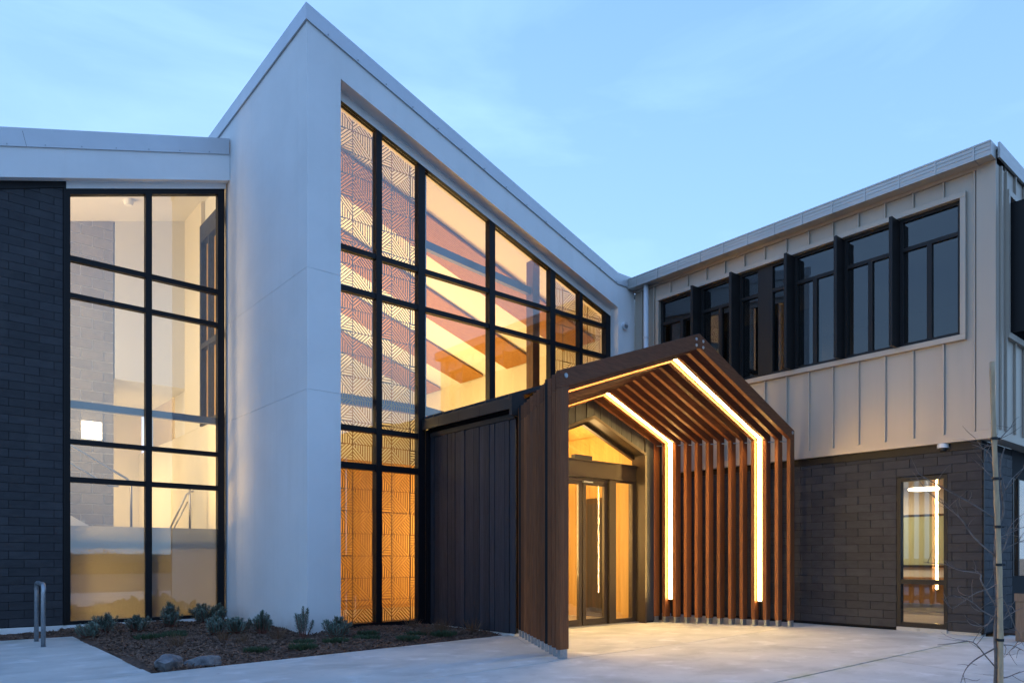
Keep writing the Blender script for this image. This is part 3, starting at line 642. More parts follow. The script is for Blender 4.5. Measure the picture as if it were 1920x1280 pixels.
# light strips recessed in two of the gaps
for i0 in (1, 9):
    t = (i0+.5)/(NF-1); G = frame_geo(t); a, e, n, W, ze = G; za = ze+PS*W/2; gap = .095
    dn0 = TK/2-gap/2
    rec = .05
    def inner(s_side):                                 # inner surface path (s, z) bottom -> eave -> apex, recessed by d
        pass
    strip = thing_s = None
    def seg(P, m, name, parent, lo, wd): return MB().prism([fpt(G, s, z, lo) for s, z in P], n*wd).build(name, m, parent)
    si = PD-rec
    ei = ze-RD+PS*si+rec*1.06                          # eave height on the recessed line
    ap = za-RD+rec*1.06
    hs = .045
    led = None
    for sg in (1, -1):
        S = (lambda s: s) if sg > 0 else (lambda s: W-s)
        hP = [(S(si-hs), .40), (S(si), .40), (S(si), ei), (S(W/2-.002), ap), (S(W/2-.002), ap+hs*1.1), (S(si-hs), ei+hs*.8)]
        h = seg(hP, 'dark_roof', 'light_channel', por, dn0, gap)
        seg([(S(-.004), .11), (S(.036), .11), (S(.036), ze-RD+.02), (S(.036), ze+.035), (S(-.004), ze+.02)], 'black_frame', 'channel_cover', h, dn0+.01, gap-.02)
        lw = .058; lo = TK/2-lw/2; th = .012
        for za_, zb_ in ((.42, 1.825), (1.835, ei-.01)):
            seg([(S(si+.001), za_), (S(si+th), za_), (S(si+th), zb_-(.0 if zb_ < 2 else 0)), (S(si+.001), zb_)], 'led', 'light_strip', h, lo, lw)
        def rl(s): return ei+(ap-ei)*(s-si)/(W/2-si)
        m0 = (si+W/2)/2
        for sa, sb in ((si+.03, m0-.004), (m0+.004, W/2-.03)):
            seg([(S(sa), rl(sa)-.002), (S(sb), rl(sb)-.002), (S(sb), rl(sb)-.002-th), (S(sa), rl(sa)-.002-th)], 'led', 'light_strip', h, lo, lw)

# ------------------------------------------------------------------ metal-clad wing (right)
wing = thing('metal_clad_wing', 'beige standing-seam clad upper storey over dark slate ground floor', 'building', (14, 7, 0))
XB, YC = 12.0, 3.43
upw = bx('upper_wall', 'slate_backing', wing, XB+.035, XB+.20, YC+.02, 10.13, 2.90, 4.44)
bx('wall_over_windows', 'slate_backing', upw, XB+.035, XB+.20, YC+.02, 10.13, 6.49, 7.0)
bx('wall_beside_windows', 'slate_backing', upw, XB+.035, XB+.20, YC+.02, 3.86, 4.441, 6.489)
bx('wall_beside_windows', 'slate_backing', upw, XB+.035, XB+.20, 9.47, 10.13, 4.441, 6.489)
SE = [9.92, 9.60, 9.18, 8.753, 8.317, 7.90, 7.483, 7.065, 6.642, 6.226, 5.804, 5.378, 4.957, 4.536, 4.108, 3.693]
ZP0, ZP1 = 3.0, 6.81
WY0, WY1, WZ0, WZ1 = 3.80, 9.53, 4.37, 6.56           # outer edge of the window trim
def cpanel(y0, y1, z0, z1): bx('cladding_panel', 'beige_metal', upw, XB+.012, XB+.034, y0+.003, y1-.003, z0, z1)
edges = [10.13]+SE+[YC+.23]
for a, b in zip(edges[:-1], edges[1:]):
    if b >= WY1-.1 : cpanel(b, a, ZP0, ZP1)
    elif a <= WY0-.05: cpanel(b, a, ZP0, ZP1)
    else:
        cpanel(b, a, ZP0, WZ0+.01); cpanel(b, a, WZ1-.01, ZP1)
        if b < WY0: cpanel(b, WY0+.02, WZ0+.011, WZ1-.011)
        if a > WY1: cpanel(WY1-.02, a, WZ0+.011, WZ1-.011)
for y in SE:
    spans = [(ZP0, ZP1)] if (y > WY1 or y < WY0) else [(ZP0, WZ0), (WZ1, ZP1)]
    for z0, z1 in spans: bx('seam', 'beige_metal', upw, XB-.026, XB+.0115, y-.013, y+.013, z0, z1, bevel=.004)
bx('corner_flashing', 'beige_metal', wing, XB-.03, XB+.01, YC-.01, YC+.235, ZP0, 6.98)
bx('head_flashing', 'beige_metal', wing, XB-.030, XB+.011, YC+.236, 10.12, 6.812, 6.98)
bx('base_flashing', 'beige_metal', wing, XB-.035, XB+.20, YC-.02, 10.12, 2.875, 2.997)
bx('soffit_strip', 'bronze', wing, XB+.06, XB+.25, YC+.2, 10.12, 2.76, 2.874)
# gutter
gt = bx('gutter', 'gutter_metal', wing, XB-.235, XB-.03, YC-.005, 10.13, 6.86, 6.885)
bx('gutter_face', 'gutter_metal', gt, XB-.235, XB-.222, YC-.005, 10.13, 6.886, 7.045)
bx('gutter_lip', 'gutter_metal', gt, XB-.243, XB-.215, YC-.005, 10.13, 7.046, 7.07)
bx('gutter_rib', 'gutter_metal', gt, XB-.241, XB-.2355, YC-.005, 10.13, 6.935, 6.955)
bx('gutter_rib', 'gutter_metal', gt, XB-.241, XB-.2355, YC-.005, 10.13, 6.99, 7.005)
bx('gutter_end', 'gutter_metal', gt, XB-.236, XB-.03, YC-.012, YC-.0055, 6.86, 7.06)
for y in (9.891, 9.343, 8.837, 8.309, 7.786, 7.281, 6.753, 6.237, 5.707, 5.177, 4.658, 4.144, 3.638):
    bx('gutter_joint', 'gutter_metal', gt, XB-.2455, XB-.03, y-.012, y+.012, 6.854, 7.06)
MB().prism([(XB-.03, YC-.02, 7.0), (XB+9, YC-.02, 7.3), (XB+9, 10.1, 7.3), (XB-.03, 10.1, 7.0)], (0, 0, .05)).build('roof', 'gutter_metal', wing)
dp = MB().tube([(XB-.11, 9.73, .05), (XB-.11, 9.73, 6.86)], .052, 18).build('downpipe', 'white_pvc', wing, smooth=True)
for z in (5.75, 3.9): MB().tube([(XB-.11, 9.73, z), (XB-.11, 9.73, z+.03)], .060, 18).build('pipe_clip', 'white_pvc', dp)
# window band
band = bx('window_trim', 'beige_metal', wing, XB-.055, XB+.10, WY0+.001, WY1-.001, WZ1-.085, WZ1, bevel=.004)
bx('trim_sill', 'beige_metal', band, XB-.055, XB+.10, WY0+.001, WY1-.001, WZ0, WZ0+.085, bevel=.004)
bx('trim_side', 'beige_metal', band, XB-.054, XB+.10, WY0, WY0+.075, WZ0+.086, WZ1-.086, bevel=.004)
bx('trim_side', 'beige_metal', band, XB-.054, XB+.10, WY1-.075, WY1, WZ0+.086, WZ1-.086, bevel=.004)
IZ0, IZ1 = WZ0+.087, WZ1-.087
FIN = [8.50, 7.635, 6.54, 5.655, 4.78]
bays = [(FIN[0]+.03, WY1-.077)]+[(FIN[i+1]+.03, FIN[i]-.03) for i in range(4)]+[(WY0+.077, FIN[4]-.03)]
XG = XB+.06; ZT = 5.99
ribw = .045
for bi, (ya, yb) in enumerate(bays):
    wf = bx('window', 'bronze', wing, XG-.03, XG+.06, ya, yb, IZ0, IZ0+.06)
    bx('head', 'bronze', wf, XG-.03, XG+.06, ya, yb, IZ1-.05, IZ1)
    bx('stile', 'bronze', wf, XG-.031, XG+.06, ya, ya+.05, IZ0+.061, IZ1-.051)
    bx('stile', 'bronze', wf, XG-.031, XG+.06, yb-.05, yb, IZ0+.061, IZ1-.051)
    bx('transom', 'bronze', wf, XG-.028, XG+.058, ya+.051, yb-.051, ZT-.03, ZT+.03)
    if bi == 2:
        bx('solid_panel', 'bronze', wf, XG-.035, XG+.056, 6.93, 7.22, IZ0+.061, IZ1-.051); m0, m1 = 6.93, 7.22
        bx('pane', 'dark_glass', wf, XG+.01, XG+.02, ya+.051, m0, ZT+.031, IZ1-.051); bx('pane', 'dark_glass', wf, XG+.01, XG+.02, m1, yb-.051, ZT+.031, IZ1-.051)
    else:
        c = {0: 8.93, 1: 8.03, 3: 6.14, 4: 5.205, 5: 4.32}[bi]; m0, m1 = c-.035, c+.035
        bx('mullion', 'bronze', wf, XG-.029, XG+.058, m0, m1, IZ0+.061, ZT-.031)
        bx('pane', 'dark_glass', wf, XG+.01, XG+.02, ya+.051, yb-.051, ZT+.031, IZ1-.051)
    bx('pane', 'dark_glass', wf, XG+.01, XG+.02, ya+.051, m0, IZ0+.061, ZT-.031)
    bx('pane', 'dark_glass', wf, XG+.01, XG+.02, m1, yb-.051, IZ0+.061, ZT-.031)
for y in FIN: bx('sun_fin', 'bronze', wing, XB-.24, XG+.05, y-.026, y+.026, IZ0+.002, IZ1-.002, bevel=.004)
# upper room
bx('interior_floor', 'floor_vinyl', wing, XB+.21, 17.5, YC+.25, 10.1, 3.6, 3.7)
bx('interior_ceiling', 'white_paint', wing, XB+.21, 17.5, YC+.25, 10.1, 6.62, 6.7)
bx('interior_back_wall', 'cream_paint', wing, 17.4, 17.5, YC+.25, 10.1, 3.7, 6.62)
bx('interior_side_wall', 'cream_paint', wing, XB+.21, 17.4, 10.0, 10.1, 3.7, 6.62)
bx('interior_side_wall', 'cream_paint', wing, XB+.21, 17.4, YC+.25, YC+.30, 3.7, 6.62)
bx('interior_partition', 'cream_paint', wing, 14.3, 14.4, 7.2, 10.0, 3.7, 6.3)
area_lamp('upper_room_lamp', (16.6, 9.2, 6.55), (-.1, 0, -1), 1.2, .5, 8, (1, .72, .36))
# slate ground floor
XL = XB+.09
gw = bx('slate_wall', 'slate_backing', wing, XL+.004, XL+.25, 4.815, 10.1, .02, 2.76)
HOLE = (4.085, 4.815, -.1, 2.42)
slates(gw, 'X', XL, 3.62, 7.22, .045, 2.758, hole=HOLE)
bx('slate_wall_near', 'slate_backing', wing, XL+.004, XL+.25, 3.625, 4.085, .02, 2.76)
bx('slate_wall_over_window', 'slate_backing', wing, XL+.004, XL+.25, 4.086, 4.814, 2.42, 2.76)
mb = MB(); zz = .045; r = 0
while zz < 2.75:
    a = 7.222-(.2 if r % 2 else 0)
    while a < 10.1:
        y0, y1 = max(a, 7.222), min(a+.4, 10.1)
        if y1-y0 > .02: mb.box(XL-.014, XL, y0+.002, y1-.002, zz+.002, min(zz+.1325, 2.758)-.002)
        a += .4
    zz += .1325; r += 1
mb.build('far_slates', 'slate', gw, kind='stuff', recalc=False)
bx('plinth', 'concrete', wing, XL+.0, XL+.2, 3.64, 4.80, -.03, .043)
bx('corner_bead', 'black_frame', wing, XL-.018, XL+.02, 3.600, 3.6185, .045, 2.76)
gwin = bx('ground_window', 'bronze', wing, XL-.012, XL+.10, 4.755, 4.814, .061, 2.415)
bx('stile', 'bronze', gwin, XL-.012, XL+.10, 4.087, 4.135, .061, 2.415)
bx('head', 'bronze', gwin, XL-.010, XL+.10, 4.136, 4.754, 2.355, 2.415)
bx('sill_rail', 'bronze', gwin, XL-.010, XL+.10, 4.136, 4.754, .061, .135)
bx('transom', 'bronze', gwin, XL-.008, XL+.10, 4.136, 4.754, .735, .81)
bx('pane', 'door_glass', gwin, XL+.04, XL+.05, 4.136, 4.754, .811, 2.354)
bx('pane', 'door_glass', gwin, XL+.04, XL+.05, 4.136, 4.754, .136, .734)
bx('sill', 'concrete', wing, XL-.03, XL+.11, 4.09, 4.81, -.02, .059)
# ground floor room
bx('interior_floor', 'floor_vinyl', wing, XL+.26, 18, 3.9, 10, .0, .03)
bx('interior_ceiling', 'white_paint', wing, XL+.26, 18, 3.66, 10, 2.62, 2.7)
bx('interior_back_wall', 'cream_paint', wing, 16.2, 16.3, 3.66, 10, .03, 2.62)
bx('interior_side_wall', 'cream_paint', wing, XL+.26, 16.2, 8.2, 8.3, .03, 2.62)
area_lamp('ground_room_fill', (14.6, 6.6, 2.58), (0, 0, -1), 1.5, 1.2, 75, (1, .78, .50))  # added fill brightening the room, besides the ring pendant
# return face of the wing (looking to -Y)
rt = bx('return_wall', 'slate_backing', wing, XB+.05, 19, YC+.012, YC+.2, 2.9, 7.0)
xs_ = [XB+.012, XB+.14, XB+.37, XB+.79, XB+1.21, XB+1.63, XB+2.05]
for a, b in zip(xs_[:-1], xs_[1:]):
    if b <= XB+.38: bx('cladding_panel', 'beige_metal', rt, a+.003, b-.003, YC-.012, YC+.011, ZP0, ZP1)
    else:
        bx('cladding_panel', 'beige_metal', rt, a+.003, b-.003, YC-.012, YC+.011, ZP0, 4.38); bx('cladding_panel', 'beige_metal', rt, a+.003, b-.003, YC-.012, YC+.011, 6.54, ZP1+.1)
    for z0, z1 in ([(ZP0, ZP1)] if b <= XB+.38 else [(ZP0, 4.37), (6.55, 6.9)]):
        bx('seam', 'beige_metal', rt, b-.013, b+.013, YC-.045, YC-.0125, z0, z1, bevel=.004)
bx('barge_flashing', 'gutter_metal', wing, XB-.02, 19, YC-.06, YC-.03, 6.88, 7.10)
bx('base_flashing', 'beige_metal', wing, XB+.201, 19, YC-.02, YC+.2, 2.875, 2.997)
rw = bx('return_window', 'beige_metal', wing, XB+.36, XB+2.2, YC-.07, YC+.05, 6.46, 6.545)
bx('trim_sill', 'beige_metal', rw, XB+.36, XB+2.2, YC-.07, YC+.05, 4.375, 4.46)
bx('trim_side', 'beige_metal', rw, XB+.36, XB+.42, YC-.069, YC+.05, 4.461, 6.459)
bx('pane', 'dark_glass', rw, XB+.42, XB+2.2, YC-.002, YC+.008, 4.461, 6.459)
bx('window_back', 'dark_plastic', rw, XB+.42, XB+2.2, YC+.0115, YC+.02, 4.461, 6.459)
for x in (XB+.58, XB+1.5): bx('sun_fin', 'bronze', rw, x, x+.05, YC-.48, YC-.003, 4.5, 6.42)
sr = bx('return_slate_wall', 'slate_backing', wing, XL+.02, 13.42, 3.624, 3.66, .02, 2.87)
slates(sr, 'Y', 3.62, XL+.02, 13.40, .045, 2.758)
bx('return_wall_far', 'slate_backing', wing, 13.42, 18, 3.62, 3.66, .02, .86)
bx('return_wall_over', 'slate_backing', wing, 13.42, 18, 3.62, 3.66, 2.42, 2.87)
gw2 = bx('return_ground_window', 'bronze', wing, 13.421, 13.48, 3.60, 3.68, .861, 2.419)
bx('mullion', 'bronze', gw2, 13.70, 13.76, 3.60, 3.68, .861, 2.419); bx('pane', 'glass', gw2, 13.481, 13.699, 3.63, 3.64, .861, 2.419); bx('pane', 'glass', gw2, 13.761, 17.9, 3.63, 3.64, .861, 2.419)
# things in and on the wing
dm = thing('security_camera', 'small white dome camera under the beige cladding', 'camera', (XB+.0, 4.13, 2.80))
MB().tube([(XB+.03, 4.13, 2.873), (XB+.03, 4.13, 2.81)], [.075, .08], 18).build('housing', 'white_plastic', dm, smooth=False)
MB().tube([(XB+.03, 4.13, 2.809), (XB+.03, 4.13, 2.785), (XB+.03, 4.13, 2.765), (XB+.03, 4.13, 2.755)], [.058, .052, .036, .012], 18).build('dome', 'dark_plastic', dm, smooth=True)
rg = thing('ring_pendant', 'glowing ring pendant lamp in the ground floor room', 'lamp', (13.3, 4.75, 2.3))
pts = [(13.3+.22*math.cos(a*math.pi/16), 4.86+.22*math.sin(a*math.pi/16), 2.32) for a in range(33)]
MB().tube(pts, .02, 8).build('ring', 'ring_lamp', rg, smooth=True)
for a in (0, 11, 22): MB().tube([pts[a], (13.3, 4.86, 2.62)], .003, 5).build('suspension_wire', 'steel', rg)
tvs = thing('wall_display', 'black-framed pale green display board on the ground floor room wall', 'display', (16.1, 5.6, 1.0))
bx('bezel', 'dark_plastic', tvs, 16.14, 16.195, 5.15, 7.2, .95, 2.05)
bx('screen', 'screen_green', tvs, 16.13, 16.139, 5.2, 7.15, 1.0, 2.0)
dk = thing('desk', 'timber desk under the display board', 'desk', (15.6, 6, 0))
bx('top', 'desk', dk, 15.2, 15.95, 5.0, 7.2, .72, .76); bx('modesty_panel', 'desk', dk, 15.3, 15.33, 5.05, 7.15, .25, .72)
for yy in (5.05, 7.1): bx('leg', 'dark_plastic', dk, 15.25, 15.9, yy, yy+.05, .03, .719)
spk = thing('speaker', 'slim dark speaker standing on the desk', 'speaker', (15.6, 6.9, .76))
bx('body', 'dark_plastic', spk, 15.5, 15.66, 6.95, 7.09, .761, 1.2, bevel=.006)

# ------------------------------------------------------------------ bike hoop
hp = thing('bike_hoop', 'galvanised tube bike hoop on the concrete by the slate wall', 'bike rack', (1.37, 11.4, 0))
pts = [(1.385, 11.77, 0)]
for k in range(9): a = math.pi-k*math.pi/16; pts.append((1.382, 11.65-.12*math.cos(a)*1-0+0, .84-.12+.12*math.sin(a)))
pts = [(1.385, 11.77, 0), (1.385, 11.77, .70)] + [(1.383, 11.77-.11+.11*math.cos(a*math.pi/12), .70+.11*math.sin(a*math.pi/12)) for a in range(1, 7)]
pts += [(1.375, 11.01+.11-.11*math.cos((6-a)*math.pi/12), .70+.11*math.sin((6-a)*math.pi/12)) for a in range(0, 6)] + [(1.370, 11.01, .70), (1.370, 11.01, 0)]
MB().tube(pts, .027, 14).build('tube', 'galvanised', hp, smooth=True)
for p in (pts[0], pts[-1]): MB().tube([p, (p[0], p[1], .006)], .033, 14).build('foot_sleeve', 'galvanised', hp)

# ------------------------------------------------------------------ planting bed
BED = [(1.89, 7.815), (6.54, 8.235), (6.86, 8.28), (6.86, 10.35), (5.13, 10.35), (5.13, 10.14), (4.57, 10.14), (4.57, 13.60), (-1.6, 13.60), (-1.6, 12.22), (1.89, 12.22)]
def inbed(x, y):
    c = False
    for i in range(len(BED)):
        (x1, y1), (x2, y2) = BED[i], BED[i-1]
        if (y1 > y) != (y2 > y) and x < (x2-x1)*(y-y1)/(y2-y1)+x1: c = not c
    return c
def bed_z(x, y):
    e = min(1, max(0, (y-7.8-.09*(x-1.9))/.5)) if x > 1.89 else .3
    return -.035+.055*e+.02*math.sin(x*2.3+1)*math.cos(y*1.9)+.012*math.sin(7*x+3*y)
me = MB(); N = 70; gx = lambda i: -1.6+8.46*i/110; gy = lambda j: 7.75+5.85*j/76
idx = {}
for i in range(111):
    for j in range(77):
        x, y = gx(i), gy(j); idx[i, j] = len(me.v); me.v.append((x, y, bed_z(x, y)+random.uniform(-.008, .008)))
for i in range(110):
    for j in range(76):
        if inbed((gx(i)+gx(i+1))/2, (gy(j)+gy(j+1))/2): me.f.append((idx[i, j], idx[i+1, j], idx[i+1, j+1], idx[i, j+1]))
bedm = me.build('planting_bed', 'mulch', recalc=False); structure(bedm)
ch = MB(); rng = random.Random(11); cnt = 0
while cnt < 15000:
    x = rng.uniform(-1.5, 6.85); y = rng.uniform(7.8, 13.5)
    if not inbed(x, y) or not inbed(x-.03, y-.03) or not inbed(x+.03, y-.05): continue
    if x < 1.8 and rng.random() < .6: continue
    cnt += 1; l = rng.uniform(.015, .045); wd_ = rng.uniform(.005, .013); th_ = rng.uniform(.002, .005)
    M = Matrix.Translation((x, y, bed_z(x, y)+rng.uniform(.004, .016))) @ Matrix.Rotation(rng.uniform(0, 6.28), 4, 'Z') @ Matrix.Rotation(rng.gauss(0, .35), 4, 'Y') @ Matrix.Rotation(rng.gauss(0, .4), 4, 'X')
    P = [M @ Vector(p) for p in ((-l, -wd_, 0), (l, -wd_*.6, 0), (l*.9, wd_, 0), (-l*.8, wd_*.8, 0), (-l, -wd_, th_), (l, -wd_*.6, th_), (l*.9, wd_, th_), (-l*.8, wd_*.8, th_))]
    ch.add(P, [(4, 5, 6, 7), (0, 1, 5, 4), (1, 2, 6, 5), (2, 3, 7, 6), (3, 0, 4, 7)])
c_o = ch.build('bark_mulch', 'chip', recalc=False); tag(c_o, 'brown bark mulch chips covering the planting bed', 'mulch'); c_o['kind'] = 'stuff'

def rock(name, label, loc, sx, sy, sz, seed, rot):
    rng = random.Random(seed); bm = bmesh.new(); bmesh.ops.create_icosphere(bm, subdivisions=3, radius=1)
    planes = [(Vector((rng.gauss(0, 1), rng.gauss(0, 1), rng.gauss(.3, .8))).normalized(), rng.uniform(.48, .86)) for _ in range(22)]
    for v in bm.verts:
        p = v.co.copy()
        for n_, d_ in planes:
            k_ = p.dot(n_)
            if k_ > d_: p -= n_*(k_-d_)*.97
        p *= 1+.03*math.sin(9*p.x+seed)*math.sin(8*p.y)+.02*math.sin(17*p.z+3*p.x)
        p *= rng.uniform(.965, 1.03); v.co = Vector((p.x*sx, p.y*sy, p.z*sz))
    m_ = bpy.data.meshes.new(name); bm.to_mesh(m_); bm.free(); m_.materials.append(MATS['rock'])
    o = link(name, m_, None, loc); o.rotation_euler = (0, 0, rot); tag(o, label, 'rock', 'rocks at the front of the planting bed'); return o
rock('rock', 'rounded blue-grey boulder at the front corner of the mulch bed', (2.08, 8.00, .06), .20, .17, .155, 4, .4)
rock('rock', 'low flat grey rock lying beside the rounded boulder', (2.49, 8.15, .03), .27, .17, .10, 9, -.15)

# shrubs ---------------------------------------------------------------
def leaf_quad(mb, base, d, l, wdt, up):
    sd = d.cross(up)
    if sd.length < 1e-4: sd = d.orthogonal()
    sd.normalize(); m_ = base+d*l*.55
    mb.add([base, m_+sd*wdt, base+d*l, m_-sd*wdt], [(0, 1, 2, 3)])
def shrub_meshes(seed, h, spread, stems, dense, leafl=.035):
    rng = random.Random(seed); lf = MB(); stm = MB()
    for s in range(stems):
        a = rng.uniform(0, 6.283); lean = rng.uniform(.05, 1)*spread; hh = h*rng.uniform(.55, 1)*(1-.25*lean/max(spread, .01))
        p0 = Vector((math.cos(a)*.03, math.sin(a)*.03, -.02)); p2 = Vector((math.cos(a)*lean, math.sin(a)*lean, hh)); p1 = Vector((math.cos(a)*lean*.75, math.sin(a)*lean*.75, hh*.45))
        pts = [p0*(1-t)**2+p1*2*t*(1-t)+p2*t*t for t in (0, .25, .5, .75, 1)]
        stm.tube(pts, [.006, .005, .0045, .004, .003], 5)
        n = int(dense*hh/h)
        for k in range(n):
            t = .30+.70*(k/n)**.8; b = p0*(1-t)**2+p1*2*t*(1-t)+p2*t*t; tg = (p1-p0)*2*(1-t)+(p2-p1)*2*t; tg.normalize()
            az = k*2.4+rng.uniform(-.3, .3); o1 = tg.orthogonal().normalized(); o2 = tg.cross(o1)
            el = .25+.85*t if t < .97 else 1.3
            d = (o1*math.cos(az)+o2*math.sin(az))*math.cos(el*.8)+tg*math.sin(el*.8); d.normalize()
            leaf_quad(lf, b, d, leafl*rng.uniform(.7, 1.25)*(1.1-.35*max(0, t-.8)/.2), .0052*rng.uniform(.8, 1.3), tg)
    return lf, stm
SH = []
for sd_, h, sp, stm_, dn, ll in ((1, .34, .19, 40, 70, .05), (2, .40, .17, 36, 78, .048), (3, .46, .15, 13, 95, .042), (4, .29, .22, 42, 62, .052), (5, .36, .20, 38, 72, .05)):
    lf, sm = shrub_meshes(sd_, h, sp, stm_, dn, ll)
    ml = bpy.data.meshes.new('foliage'); ml.from_pydata(lf.v, [], lf.f); ml.materials.append(MATS['euphorbia'])
    ms = bpy.data.meshes.new('stems'); ms.from_pydata(sm.v, [], sm.f); ms.materials.append(MATS['red_stem'])
    SH.append((ml, ms))
def shrub(kind_, x, y, sc_, rot, label):
    t = thing('euphorbia_shrub', label, 'shrub', (x, y, bed_z(x, y)), 'grey-green shrubs in the mulch bed'); t.rotation_euler = (0, 0, rot); t.scale = (sc_*1.1, sc_*1.1, sc_*1.0)
    for nm, me_ in zip(('foliage', 'stems'), SH[kind_]):
        o = bpy.data.objects.new(nm, me_); sc.collection.objects.link(o); o.parent = t
shrub(3, 1.98, 11.55, .85, 0, 'sprawling grey-green shrub spilling over the concrete edge near the bike hoop')
shrub(0, 2.27, 12.05, .95, 1, 'bushy grey-green shrub under the left end of the stair window')
shrub(4, 2.74, 12.15, .85, 2, 'rounded grey-green shrub in front of the left stair pane')
shrub(1, 3.28, 12.50, 1.12, .4, 'taller grey-green shrub in front of the middle stair mullion')
shrub(4, 3.90, 12.75, 1.10, 2.7, 'large grey-green shrub in front of the right stair pane')
shrub(1, 4.22, 12.95, .95, 4.0, 'grey-green shrub tucked in the corner by the white side wall')
shrub(0, 3.45, 10.75, .92, 3.1, 'blue-green shrub, left one of the pair before the white side wall')
shrub(3, 3.72, 10.62, .95, 5.0, 'low blue-green shrub between the pair before the white side wall')
shrub(1, 4.02, 10.50, .95, 1.9, 'upright blue-green shrub, right one of the pair before the white side wall')
shrub(2, 4.36, 9.80, 1.10, .7, 'tall leggy shrub with bare reddish stems at the white corner')
shrub(4, 4.62, 9.28, 1.0, 5.2, 'dense blue-green shrub standing before the left edge of the tall window')
def clump(name, mname, n, h, sp, wdt, seed):
    rng = random.Random(seed); mb = MB()
    for k in range(n):
        a = rng.uniform(0, 6.283); r_ = sp*math.sqrt(rng.random()); b = Vector((math.cos(a)*r_*.8, math.sin(a)*r_*.8, -.01))
        d = Vector((math.cos(a)*rng.uniform(.1, 1)*r_/sp, math.sin(a)*rng.uniform(.1, 1)*r_/sp, rng.uniform(.6, 1.3))).normalized()
        leaf_quad(mb, b, d, h*rng.uniform(.5, 1.1), wdt*rng.uniform(.7, 1.4), Vector((math.sin(k), math.cos(k), .2)))
    m_ = bpy.data.meshes.new(name); m_.from_pydata(mb.v, [], mb.f); m_.materials.append(MATS[mname]); return m_
GCO, SGO = [], []
GC = [clump('groundcover', 'groundcover', 420, .085, .19, .006, s) for s in (1, 2, 3)]; SG = [clump('sedge', 'sedge', 90, .24, .06, .0025, s) for s in (4, 5)]
for i, (x, y) in enumerate([(4.05, 9.1), (4.35, 8.75), (4.9, 8.95), (5.15, 9.35), (5.75, 9.0), (6.05, 8.75), (3.3, 8.75), (3.75, 8.45), (2.9, 10.9), (5.35, 8.6), (3.1, 11.5), (2.6, 10.9)]):
    o = link('groundcover_plant', GC[i % 3], None, (x, y, bed_z(x, y))); o.rotation_euler = (0, 0, i*1.3); o.scale = (.9+.1*(i % 3),)*3
    GCO.append(o)
for i, (x, y) in enumerate([(3.2, 9.7), (6.15, 9.75), (6.2, 9.0), (3.35, 9.35), (2.6, 9.6), (6.55, 8.7), (5.85, 8.9), (3.95, 9.7)]):
    o = link('sedge_tuft', SG[i % 2], None, (x, y, bed_z(x, y))); o.rotation_euler = (0, 0, i*1.7); o.scale = (.8+.15*(i % 3),)*3
    SGO.append(o)
ORD = ['leftmost', 'second from the left', 'third from the left', 'fourth from the left', 'fifth from the left', 'sixth from the left', 'sixth from the right', 'fifth from the right', 'fourth from the right', 'third from the right', 'second from the right', 'rightmost']
def sx(o): return (o.location @ RT)/(o.location @ FW)
for i, o in enumerate(sorted(GCO, key=sx)): tag(o, 'low dark green groundcover clump in the mulch, '+ORD[i]+' of twelve', 'plant', 'groundcover clumps in the mulch bed')
for i, o in enumerate(sorted(SGO, key=sx)): tag(o, 'thin rusty brown sedge tuft in the mulch, '+(ORD[:4]+ORD[-4:])[i]+' of eight', 'plant', 'brown sedge tufts in the mulch bed')
# bed beside the wing on the right
rb = structure(MB().prism([(12.6, 3.0, .001), (18, 2.9, .001), (18, 3.6, .001), (12.55, 3.6, .001)], (0, 0, .03)).build('planting_bed', 'mulch'))

# ------------------------------------------------------------------ staked sapling
SD = 6.3
stk = thing('tree_stake', 'pale bamboo stake with black ties beside the bare sapling', 'stake', tuple(at_depth(1875, 1045, SD))[:2]+(0,))
base = at_depth(1876, 1045, SD); base.z = -.02
topp = at_depth(1862.5, 678, SD)
pts, rad = [], []
for k in range(31):
    t = k/30; p = base.lerp(topp, t); p += RT*(.012*math.sin(t*5)); pts.append(p); rad.append(.0225-.004*t+(.0035 if k % 6 == 5 else 0))
MB().tube(pts, rad, 12).build('pole', 'bamboo', stk, smooth=True)
for py in (897, 987, 1058, 1199, 822):
    t = (at_depth(0, py, SD).z-base.z)/(topp.z-base.z); p = base.lerp(topp, t)+RT*(.012*math.sin(t*5))
    MB().tube([p-Vector((0, 0, .012)), p+Vector((0, 0, .012))], .028, 12).build('tie_band', 'rubber', stk)
    q = p+RT*(.05 if py < 1100 else -.04); MB().tube([p+RT*.01, q], [.011, .011], 6).build('tie_tail', 'rubber', stk)
tree = thing('sapling', 'bare young sapling with thin twisting twigs tied to the stake', 'tree', tuple(at_depth(1868, 1045, SD-.05))[:2]+(0,))
tk = [(1866, 1290), (1868, 1235), (1866, 1190), (1870, 1120), (1866, 1060), (1868, 1000), (1882, 960), (1878, 920), (1876, 870), (1884, 838)]
def chain(pp, d0, dd=0., seed=0):
    rng = random.Random(seed); out = []; d = d0
    for (x, y) in pp: out.append(at_depth(x, y, d)); d += dd+rng.uniform(-.03, .03)
    return out
def smooth_path(P, n=4):
    out = []
    for i in range(len(P)-1):
        a, b, c, d = P[max(i-1, 0)], P[i], P[i+1], P[min(i+2, len(P)-1)]
        for k in range(n):
            t = k/n; out.append(.5*((2*b)+(c-a)*t+(2*a-5*b+4*c-d)*t*t+(3*b-a-3*c+d)*t**3))
    out.append(P[-1]); return out
T = smooth_path(chain(tk, SD+.05, 0, 1)); T[0].z = 0
MB().tube(T, [.017-.012*i/len(T) for i in range(len(T))], 8).build('trunk', 'bark', tree, smooth=True)
